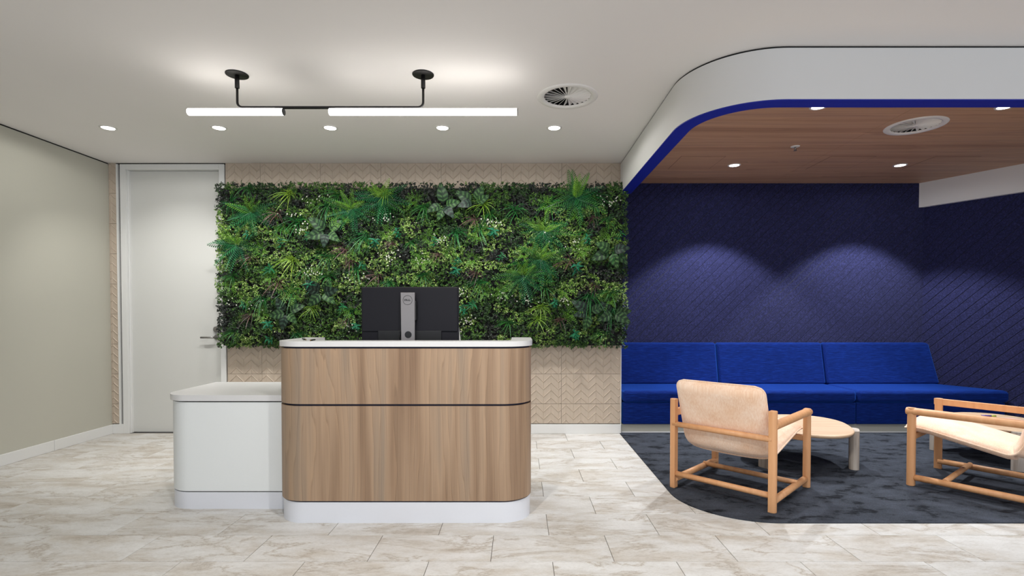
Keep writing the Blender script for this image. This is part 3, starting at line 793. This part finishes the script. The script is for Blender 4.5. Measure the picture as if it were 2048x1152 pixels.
ch2 = copy_tree(ch); ch2.location = (3.192, 3.55, 0.006); ch2.rotation_euler.z = math.radians(37.7)
ch2['label'] = 'beech armchair with peach seat cut off by the right edge of the view, facing left'

# ------------------------------------------------------------------ coffee tables
def table(cx, cy, th0, leg0, label):
    t = thing('coffee_table', label, 'coffee table', (cx, cy, 0.006), 0, 'low pebble tables in the lounge')
    th0 = math.radians(th0); m = MB(); n_ = 72
    def ring(k_, z): return [((0.405*k_+0.030*math.cos(3*(2*PI*i/n_-th0)))*math.cos(2*PI*i/n_), (0.405*k_+0.030*math.cos(3*(2*PI*i/n_-th0)))*math.sin(2*PI*i/n_), z) for i in range(n_)]
    rs = [ring(0.90, 0.276), ring(0.975, 0.280), ring(1.0, 0.292), ring(1.0, 0.300), ring(0.99, 0.305), ring(0.97, 0.306)]
    vs = [q for r in rs for q in r]
    m.add(vs, [(i*n_+j, i*n_+(j+1) % n_, (i+1)*n_+(j+1) % n_, (i+1)*n_+j) for i in range(5) for j in range(n_)], 0, True)
    m.add(rs[0], [tuple(range(n_))[::-1]]); m.add(rs[-1], [tuple(range(n_))])
    m.build('table_top', M['oak'], t)
    for k_ in range(3):
        a = math.radians(leg0+120*k_); R_ = 0.385
        sec = [(0.034*math.cos(x), 0.075+0.034*math.sin(x)-0.034) for x in [PI*i/8 for i in range(9)]]+[(0.034*math.cos(x), -0.075+0.034*math.sin(x)+0.034) for x in [PI+PI*i/8 for i in range(9)]]
        m = MB(); m.prism(sec, 0.0, 0.298, 0, True)
        sharpen(m.build('leg', M['oak_leg'], t, (R_*math.cos(a), R_*math.sin(a), 0), bevel=0, rot=(0, 0, a)))
    return t
table(2.27, 4.21, 40, -30, 'low pale oak pebble table behind the first armchair')
table(3.95, 4.30, 50, 13, 'low pale oak pebble table half hidden behind the cut off armchair')
pn = thing('marker_pen', 'purple and lime pen lying on the far pebble table', 'pen', (4.02, 4.50, 0.318), math.radians(-10))
m = MB(); m.cyl((0, 0, 0), (0.075, 0, 0), 0.006, n=12); m.build('barrel', M['purple'], pn)
m = MB(); m.cyl((0.075, 0, 0), (0.11, 0, 0), 0.0065, n=12); m.build('cap', M['lime'], pn)
m = MB(); m.box(0, 0.15, 0, 0.11, 0, 0.012)
tag(m.build('notebook', M['pink'], None, (4.02, 4.26, 0.3121), bevel=0.004, rot=(0, 0, math.radians(4))), 'small blush pink notebook on the far pebble table', 'notebook')

# ------------------------------------------------------------------ plant wall
GX0, GX1, GZ0, GZ1 = -2.93, 1.035, 0.885, 2.455
gw = thing('plant_wall', 'lush panel of mixed green plants on the tiled wall behind the desk', 'plant wall', (-0.95, YB, GZ0))
m = MB(); m.box(GX0+0.01, GX1-0.01, YB-0.06, YB-0.004, GZ0+0.003, GZ1-0.02); rel(m.build('backing_panel', M['black']), gw)
GY = YB-0.06
def px(x, y, d=5.04):
    s_ = 1040/d; return ((x-1037)/s_, 1.2+(628-y)/s_)

def fast_mesh(name, V, Fq, col, mat, smooth=False):
    """V (n,3), Fq (m,k) same-size faces, col (n,3) linear rgb"""
    me = bpy.data.meshes.new(name); n_, k_ = Fq.shape
    me.vertices.add(len(V)); me.vertices.foreach_set('co', np.ascontiguousarray(V, dtype=np.float32).ravel())
    me.loops.add(n_*k_); me.loops.foreach_set('vertex_index', np.ascontiguousarray(Fq, dtype=np.int32).ravel())
    me.polygons.add(n_); me.polygons.foreach_set('loop_start', np.arange(0, n_*k_, k_, dtype=np.int32))
    try: me.polygons.foreach_set('loop_total', np.full(n_, k_, dtype=np.int32))
    except Exception: pass
    me.polygons.foreach_set('use_smooth', np.full(n_, smooth))
    me.update(calc_edges=True)
    a = me.color_attributes.new('tint', 'FLOAT_COLOR', 'POINT')
    c4 = np.ones((len(V), 4), dtype=np.float32); c4[:, :3] = col; a.data.foreach_set('color', c4.ravel())
    me.materials.append(mat); me.validate(); return me
L3 = lambda *c: np.array(lin(*c)[:3])
def unit(a): return a/np.maximum(np.linalg.norm(a, axis=-1, keepdims=True), 1e-9)

# --- small leaf mats
def leaves(n_sprig, pts, kinds):
    pass
cent = np.column_stack([rng.uniform(GX0, GX1, 420), rng.uniform(GZ0, GZ1, 420)])
def band_pref(z):      # how pale the mat is at this height
    return 0.55*np.exp(-((z-1.98)/0.10)**2)+0.75*np.exp(-((z-1.74)/0.10)**2)+0.7*np.exp(-((z-1.48)/0.10)**2)+0.35*np.exp(-((z-0.98)/0.1)**2)
kind = np.where(rng.random(420) < 0.12+band_pref(cent[:, 1]), 0, np.where(rng.random(420) < 0.5, 1, np.where(rng.random(420) < 0.55, 2, 3)))
kind[cent[:, 1] > 2.33] = rng.choice([1, 2, 3, 3], (cent[:, 1] > 2.33).sum())
PAL = [np.array([L3(126, 158, 66), L3(94, 132, 50), L3(66, 104, 42), L3(172, 192, 122)]), np.array([L3(66, 104, 40), L3(50, 86, 34), L3(92, 130, 48), L3(40, 70, 30)]),
       np.array([L3(34, 60, 30), L3(26, 46, 26), L3(44, 74, 36), L3(52, 84, 36)]), np.array([L3(40, 48, 44), L3(52, 62, 54), L3(30, 38, 34), L3(46, 44, 38)])]
NS = 20000
sx_ = rng.uniform(GX0-0.025, GX1+0.03, NS); sz_ = rng.uniform(GZ0-0.012, GZ1+0.02, NS)
d2 = (sx_[:, None]-cent[None, :, 0])**2+((sz_[:, None]-cent[None, :, 1])*1.5)**2
near = d2.argmin(1); dist = np.sqrt(d2.min(1)); sk = kind[near]; mixr = rng.random(NS); sk = np.where(mixr < 0.22, rng.integers(1, 4, NS), sk)
mound = np.clip(0.070-0.40*dist, 0, 1)+0.02*rng.random(NS)
edge = np.minimum.reduce([sx_-GX0+0.03, GX1-sx_+0.04, sz_-GZ0+0.02, GZ1-sz_+0.03])
mound *= np.clip(edge/0.10, 0.25, 1)
NLF = 7
sb = np.column_stack([sx_, GY-0.012-mound, sz_])
tilt = unit(np.column_stack([rng.normal(0, 0.35, NS), -np.ones(NS), rng.normal(0.15, 0.35, NS)]))
V, Fc, Co = [], [], []
si = np.repeat(np.arange(NS), NLF); N = len(si); lk = sk[si]
ax = tilt[si]; ref = unit(np.cross(ax, rng.normal(0, 1, (N, 3))))
out = unit(ref+ax*rng.uniform(0.05, 0.9, (N, 1)))
base = sb[si]+ax*rng.uniform(0.0, 0.030, (N, 1))
ln = np.where(lk == 0, rng.uniform(0.013, 0.022, N), np.where(lk == 3, rng.uniform(0.012, 0.019, N), rng.uniform(0.012, 0.024, N)))[:, None]
side = unit(np.cross(out, ax)+rng.normal(0, 0.2, (N, 3))); nrm_ = unit(np.cross(side, out))
wd = ln*np.where(lk == 3, 0.42, 0.29)[:, None]
v0 = base; v1 = base+out*ln*0.5+side*wd+nrm_*wd*0.35; v2 = base+out*ln-nrm_*ln*0.12; v3 = base+out*ln*0.5-side*wd+nrm_*wd*0.35
V = np.stack([v0, v1, v2, v3], 1).reshape(-1, 3)
ids = np.arange(N)[:, None]*4
Fq = np.concatenate([ids+np.array([[0, 1, 2]]), ids+np.array([[0, 2, 3]])], 0)
pick = rng.integers(0, 4, N); colr = np.array(PAL)[lk, pick]*rng.uniform(0.75, 1.25, (N, 1))
for kk, nm, lab in ((0, 'variegated_foliage', 'pale yellow green small leaves'), (1, 'boxwood_foliage', 'mid green small leaves'), (2, 'dark_foliage', 'dark green small leaves'), (3, 'grey_foliage', 'dark grey green round leaves')):
    selL = lk == kk; idx = np.where(selL)[0]
    if len(idx) == 0: continue
    Vk = V.reshape(-1, 4, 3)[idx].reshape(-1, 3); i2 = np.arange(len(idx))[:, None]*4
    Fk = np.concatenate([i2+np.array([[0, 1, 2]]), i2+np.array([[0, 2, 3]])], 0)
    o = rel(link(nm, fast_mesh(nm, Vk, Fk, np.repeat(colr[idx], 4, 0), M['leaf'])), gw); o['kind'] = 'stuff'; o['label'] = lab
# --- white blossom
fc = []
for cx_, cz_, n_ in [(*px(605, 455), 16), (*px(985, 445), 22), (*px(1255-40, 405), 22), (*px(770, 435), 18), (*px(880, 480), 16), (*px(620, 545), 20), (*px(780, 515), 22), (*px(1010, 590), 18), (*px(915, 585), 14), (*px(720, 555), 14),
                     (*px(1090, 470), 14), (*px(1150, 490), 12), (*px(930, 640), 22), (*px(510, 610), 12), (*px(640, 400), 12), (*px(590, 430), 10), (*px(850, 520), 16), (*px(1060, 600), 14), (*px(1130, 600), 14), (*px(460, 600), 8), (*px(700, 655), 10), (*px(900, 660), 12)]:
    fc.append(np.column_stack([rng.normal(cx_, 0.055, n_), rng.uniform(GY-0.135, GY-0.095, n_), rng.normal(cz_, 0.03, n_)]))
fc = np.concatenate(fc); n_ = len(fc); ang0 = rng.uniform(0, 2*PI, n_); Vv, Ff = [], []
for j in range(5):
    a = ang0+2*PI*j/5
    r_ = rng.uniform(0.0055, 0.0085, n_)
    for da, rr, dy in ((0, 0.08, 0), (-0.5, 0.75, -0.001), (0, 1.05, 0.001), (0.5, 0.75, -0.001)): Vv.append(fc+np.column_stack([np.cos(a+da)*r_*rr, np.full(n_, dy), np.sin(a+da)*r_*rr]))
Vv = np.stack(Vv, 1); nv = Vv.shape[1]; idb = np.arange(n_)[:, None]*nv
Fq = np.concatenate([idb+np.array([[4*j, 4*j+1, 4*j+2, 4*j+3]]) for j in range(5)], 0)
o = rel(link('white_blossom', fast_mesh('white_blossom', Vv.reshape(-1, 3), Fq, np.tile(L3(226, 228, 214), (n_*nv, 1)), M['leaf'])), gw); o['kind'] = 'stuff'; o['label'] = 'tiny white flowers'

# --- shaped leaf meshes, local: length along +x, face normal +z
def frond(L, wmax, dark, tipc, droop, np_=14):
    V, F, Cc = [], [], []
    def add(vs, c): b = len(V); V.extend(vs); F.append((b, b+1, b+2)); F.append((b, b+2, b+3)); Cc.extend([c]*4)
    zc = lambda t_: -droop*L*t_*t_
    for i in range(np_):
        t_ = 0.10+0.88*i/(np_-1); x = L*t_; ln_ = wmax*math.sin(min(1, (t_+0.10)/0.42)*PI/2)*(1-t_)**0.62+0.004
        c = dark*(1-t_)+tipc*t_; hw = L/np_*0.62
        for s_ in (-1, 1):
            sw = 0.45*ln_
            add([(x-hw, 0, zc(t_)), (x+0.30*sw-hw*0.2, s_*ln_*0.55, zc(t_)-0.10*ln_), (x+sw, s_*ln_, zc(t_)-0.35*ln_), (x+0.35*sw+hw*0.8, s_*ln_*0.5, zc(t_)-0.08*ln_)], c*random.uniform(0.85, 1.15))
    for i in range(6):
        a, b = i/6, (i+1)/6; add([(L*a, -0.0012, zc(a)+0.001), (L*a, 0.0012, zc(a)+0.001), (L*b, 0.0010, zc(b)+0.001), (L*b, -0.0010, zc(b)+0.001)], dark*0.9)
    return fast_mesh('frond', np.array(V), np.array(F), np.array(Cc), M['leaf'])
DK, DK2, LM, LM2 = L3(26, 82, 56), L3(40, 108, 62), L3(124, 170, 58), L3(78, 134, 54)
FR_D = [frond(0.25, 0.060, DK, DK2, 0.45, 13), frond(0.22, 0.056, DK2, DK2, 0.55, 12), frond(0.28, 0.060, DK, LM2, 0.50, 14)]
FR_L = [frond(0.18, 0.048, LM, LM, 0.35, 11), frond(0.21, 0.050, LM2, LM, 0.45, 12)]
def blade_leaf(L, W, cols, fold=0.25, droop=0.35, veins=True, nl=20, pet=0.035):
    V, F, Cc = [], [], []; nw = 5
    for i in range(nl+1):
        t_ = i/nl; w_ = W*(math.sin(PI*t_**0.72)**0.75 if 0 < t_ < 1 else 0)
        for j in range(-nw, nw+1):
            u = j/nw; V.append((pet+L*t_, w_*u, -droop*L*t_*t_+abs(u)*w_*fold-0.10*w_*u*u))
            if veins:
                sil = max(0, math.sin(t_*26-abs(u)*4.5))**0.8*(1-abs(u)*0.45); c = cols[0]*(1-sil)+cols[1]*sil
                if abs(u) < 0.1 or abs(u) > 0.9: c = cols[0]
            else: c = cols[0]*(1-t_)+cols[1]*t_
            Cc.append(c)
    W_ = 2*nw+1; k_ = len(V)
    V += [(0, -0.0015, 0), (0, 0.0015, 0), (pet+0.004, 0.0015, 0), (pet+0.004, -0.0015, 0)]; Cc += [cols[0]]*4; F.append((k_, k_+1, k_+2, k_+3))
    for i in range(nl):
        for j in range(W_-1): F.append((i*W_+j, i*W_+j+1, (i+1)*W_+j+1, (i+1)*W_+j))
    return fast_mesh('leaf', np.array(V), np.array(F), np.array(Cc), M['glossy_leaf'], True)
BL = [blade_leaf(0.150, 0.052, (L3(20, 44, 26), L3(82, 118, 70)), droop=0.55), blade_leaf(0.125, 0.047, (L3(26, 56, 28), L3(92, 132, 74)), droop=0.6), blade_leaf(0.135, 0.050, (L3(16, 30, 24), L3(66, 92, 74)), droop=0.65)]
def tuft(nb, L, W, c0, c1, g=0.55):
    """blades fan out of one point and hang over; local y is up, z towards the room"""
    V, F, Cc = [], [], []
    for b in range(nb):
        a = random.uniform(0, 2*PI); r_ = random.uniform(0.35, 1.0)
        d = Vector((math.cos(a)*r_*1.15, math.sin(a)*r_*0.8+0.22, random.uniform(0.25, 0.85))).normalized()
        l_ = L*random.uniform(0.55, 1.15); k_ = len(V); ns_ = 5; c = c0+(c1-c0)*random.random()
        s_ = d.cross(Vector((0, 0, 1))).normalized() if random.random() < 0.6 else d.cross(Vector((0.3, 1, 0))).normalized()
        o_ = Vector((random.uniform(-0.02, 0.02), random.uniform(-0.015, 0.015), -0.02))
        for i in range(ns_+1):
            t_ = i/ns_; p_ = o_+d*l_*t_+Vector((0, -g*l_*t_*t_, -0.12*l_*t_*t_)); w_ = W*(1-t_**2)+0.0003
            for s2 in (-1, 1): V.append(tuple(p_+s_*w_*s2)); Cc.append(c*(0.8+0.35*t_))
        for i in range(ns_): F.append((k_+2*i, k_+2*i+1, k_+2*i+3, k_+2*i+2))
    return fast_mesh('tuft', np.array(V), np.array(F), np.array(Cc), M['leaf'])
TG = [tuft(38, 0.175, 0.0030, L3(18, 84, 38), L3(52, 130, 54)), tuft(34, 0.16, 0.0034, L3(20, 76, 32), L3(58, 124, 46)), tuft(36, 0.19, 0.0028, L3(22, 90, 44), L3(46, 116, 50), 0.8)]
TY = [tuft(34, 0.16, 0.0036, L3(92, 134, 34), L3(146, 176, 60)), tuft(30, 0.15, 0.0034, L3(78, 122, 34), L3(128, 162, 50))]
TR = [tuft(24, 0.135, 0.0034, L3(58, 38, 38), L3(112, 82, 78), 0.5), tuft(20, 0.12, 0.0036, L3(50, 34, 32), L3(96, 70, 64), 0.7)]
def sprig(nl, L, W, c0, c1):
    V, F, Cc = [], [], []
    a0 = random.uniform(-0.5, 0.5); st_d = Vector((math.sin(a0)*0.8, 0.45, 0.75)).normalized()
    sx1 = st_d.cross(Vector((0, 1, 0.2))).normalized(); sy1 = st_d.cross(sx1)
    for b in range(nl):
        a = 2.4*b; o_ = st_d*(0.085*b/nl)-Vector((0, 0.03, 0.01)); el = random.uniform(0.1, 0.7)
        d = ((sx1*math.cos(a)+sy1*math.sin(a))*math.cos(el)+st_d*math.sin(el)).normalized(); s_ = d.cross(st_d).normalized(); up = s_.cross(d)
        l_ = L*random.uniform(0.6, 1.15); c = c0+(c1-c0)*random.random(); k_ = len(V)
        for t_, w_ in ((0, 0.12), (0.3, 0.9), (0.6, 0.85), (1, 0)):
            for u in (-1, 0, 1): V.append(tuple(o_+d*l_*t_+s_*W*w_*u+up*abs(u)*W*w_*0.5+Vector((0, -0.35*l_*t_*t_, 0)))); Cc.append(c)
        for i in range(3):
            for j in range(2): F.append((k_+3*i+j, k_+3*i+j+1, k_+3*i+j+4, k_+3*i+j+3))
    return fast_mesh('sprig', np.array(V), np.array(F), np.array(Cc), M['glossy_leaf'])
ST = [sprig(13, 0.064, 0.0095, L3(14, 74, 48), L3(30, 112, 74)), sprig(11, 0.058, 0.009, L3(16, 70, 40), L3(34, 104, 60)), sprig(15, 0.06, 0.009, L3(14, 78, 54), L3(36, 118, 84))]
def lime_spray():
    V, F, Cc = [], [], []
    for b in range(12):
        a = 2*PI*b/12+random.uniform(-0.4, 0.4); L = random.uniform(0.07, 0.12); el = random.uniform(0.15, 0.9)
        d = Vector((math.cos(a)*math.cos(el), math.sin(a)*math.cos(el), math.sin(el))); s_ = Vector((-math.sin(a), math.cos(a), 0)); c = L3(84, 134, 34)*random.uniform(0.7, 1.3)
        for i in range(5):
            t_ = 0.3+0.7*i/4
            for sg in (-1, 1):
                k_ = len(V); p_ = d*L*t_; q = (d*0.75+s_*sg*0.75).normalized(); l2 = 0.022*(1.15-0.6*t_); nn_ = d.cross(q).cross(q).normalized()*0.0032
                for v in (p_, p_+q*l2*0.5+nn_, p_+q*l2, p_+q*l2*0.5-nn_): V.append(tuple(v)); Cc.append(c)
                F.append((k_, k_+1, k_+2)); F.append((k_, k_+2, k_+3))
    return fast_mesh('spray', np.array(V), np.array(F), np.array(Cc), M['leaf'])
SL = [lime_spray(), lime_spray(), lime_spray()]

gwi = Matrix.Translation(-gw.location)
OUT = Matrix.Rotation(PI/2, 4, 'X')      # local +z -> towards the room (-y), local y -> up
def put(name, me, x, z, depth, spin, label=None, scale=1.0, tip=0.0):
    o = bpy.data.objects.new(name, me); C.objects.link(o); o.parent = gw; o.matrix_parent_inverse = gwi
    o.matrix_basis = Matrix.Translation((x, GY-depth, z)) @ OUT @ Matrix.Rotation(tip, 4, 'X') @ Matrix.Rotation(spin, 4, 'Z') @ Matrix.Scale(scale, 4)
    if label: o['label'] = label
    return o
def rosette(name, x, z, items, depth, label):
    """items: (mesh, angle, elevation, scale, name)"""
    e = bpy.data.objects.new(name, None); C.objects.link(e); e.parent = gw; e.matrix_parent_inverse = gwi; e.location = (x, GY-depth, z); e.empty_display_size = 0.05
    e['label'] = label
    for me, a, el, sc, nm in items:
        o = bpy.data.objects.new(nm, me); C.objects.link(o); o.parent = e
        o.matrix_local = OUT @ Matrix.Rotation(a, 4, 'Z') @ Matrix.Rotation(-el, 4, 'Y') @ Matrix.Rotation(random.uniform(-0.45, 0.45), 4, 'X') @ Matrix.Scale(sc, 4)
    return e
for (u, v, sc, up) in ((506, 426, 1.0, 0), (477, 490, 1.05, 0), (705, 420, 0.95, 0), (766, 397, 1.05, 0), (1151, 398, 1.05, 1), (1087, 462, 1.0, 0), (1081, 519, 0.95, 0), (1045, 551, 0.95, 0)):
    x, z = px(u, v); it = []
    for k_ in range(9):
        a = -PI/2+(k_-4)*0.46+random.uniform(-0.12, 0.12)
        it.append((random.choice(FR_D), a, random.uniform(0.35, 0.75), sc*random.uniform(0.85, 1.1), 'frond'))
    for k_ in range(4):
        it.append((random.choice(FR_L), PI/2+(k_-1.5)*0.75+random.uniform(-0.2, 0.2) if not up else PI/2+random.uniform(-0.6, 0.6), random.uniform(0.6, 1.0), sc*random.uniform(0.8, 1.0), 'frond'))
    if up:
        for a in (1.2, 1.6, 1.95): it.append((FR_D[2], a, 0.15, 1.0, 'frond'))
    rosette('fern', x, z, it, 0.118, 'fern with dark green fronds and paler young ones')
for (u, v, angs) in ((657, 465, (0.5, 2.3, 3.6, 4.6, 5.7)), (647, 584, (0.1, 0.7, 3.0, 3.9, 5.6, 2.4)), (577, 625, (0.4, 2.2, 3.3, 4.4, 5.4)), (888, 413, (0.2, 1.7, 3.4, 4.6, 5.5)), (949, 407, (0.2, 0.9, 2.6, 3.4)),
                     (1222, 503, (0.3, 2.6, 3.6, 4.9, 5.7)), (1177, 625, (0.4, 2.5, 3.3, 4.6)), (1225, 625, (0.1, 2.7, 3.6, 5.8))):
    x, z = px(u, v)
    rosette('broadleaf_plant', x, z, [(random.choice(BL), a+random.uniform(-0.15, 0.15), random.uniform(0.35, 0.85), random.uniform(0.85, 1.08), 'leaf') for a in angs], 0.115, 'plant with large veined silvery green leaves')
z4 = lambda x, y: px(400+x/3.113, 330+y/3.113)
z5 = lambda x, y: px(840+x/3.114, 330+y/3.114)
def scatter(pts, meshes, name, depth, label, smin=0.85, smax=1.2):
    for x, z in pts: put(name, random.choice(meshes), x, z, depth+0.028+random.uniform(-0.01, 0.015), random.uniform(-0.45, 0.45), label, random.uniform(smin, smax), random.uniform(-0.3, 0.1))
scatter([z4(*q) for q in ((200, 240), (800, 250), (1390, 280), (520, 380), (600, 350), (200, 690), (560, 790), (800, 690), (390, 830), (1040, 440), (1180, 730), (860, 180), (300, 140))]
        + [z5(*q) for q in ((590, 280), (800, 250), (230, 420), (370, 390), (30, 260), (20, 690), (1030, 420), (1160, 340), (550, 980), (1180, 790), (1060, 820), (370, 740), (770, 750), (1080, 200))], TG, 'grass_tuft', 0.075, 'dark green grassy tuft')
ex = []
while len(ex) < 34:
    q = (rng.uniform(GX0+0.08, GX1-0.08), rng.uniform(GZ0+0.08, GZ1-0.12))
    if all((q[0]-e_[0])**2+(q[1]-e_[1])**2 > 0.16**2 for e_ in ex): ex.append(q)
scatter(ex[:18], TG, 'grass_tuft', 0.065, 'dark green grassy tuft', 0.7, 1.0)
scatter(ex[18:], SL, 'lime_spray', 0.075, 'bright lime green feathery spray', 0.8, 1.1)
scatter([z4(*q) for q in ((570, 590), (700, 890), (560, 180), (1160, 180))]+[z5(*q) for q in ((760, 890), (740, 960), (400, 250))], TY, 'grass_tuft', 0.085, 'yellow green grassy tuft')
scatter([z4(*q) for q in ((480, 300), (320, 570), (940, 600), (480, 730), (320, 930), (910, 960), (1100, 680), (1200, 490), (900, 520))]+[z5(*q) for q in ((340, 340), (120, 560), (930, 590), (1080, 750), (870, 960), (1080, 330), (350, 670))], TR, 'grass_tuft', 0.085, 'purplish brown grassy tuft')
scatter([z4(*q) for q in ((680, 440), (510, 490), (440, 640), (1030, 620), (1100, 490), (1250, 430), (300, 870), (440, 990), (890, 880), (980, 1000), (450, 1080), (700, 760), (330, 440))]+[z5(*q) for q in ((90, 480), (460, 420), (230, 600), (230, 660), (500, 570), (970, 640), (320, 860), (850, 860), (980, 1050), (1050, 470), (280, 900), (1230, 440))], ST, 'leaf_sprig', 0.085, 'glossy blue green pointed leaves')
scatter([z4(*q) for q in ((390, 540), (980, 540), (1170, 430), (510, 430), (590, 810), (400, 930), (950, 920), (440, 700), (880, 350), (1390, 600))]+[z5(*q) for q in ((370, 440), (1170, 420), (1010, 540), (190, 550), (390, 790), (940, 920), (1180, 840), (650, 560), (900, 780))], SL, 'lime_spray', 0.085, 'bright lime green feathery spray', 0.9, 1.2)
print('objects', len(S.objects))
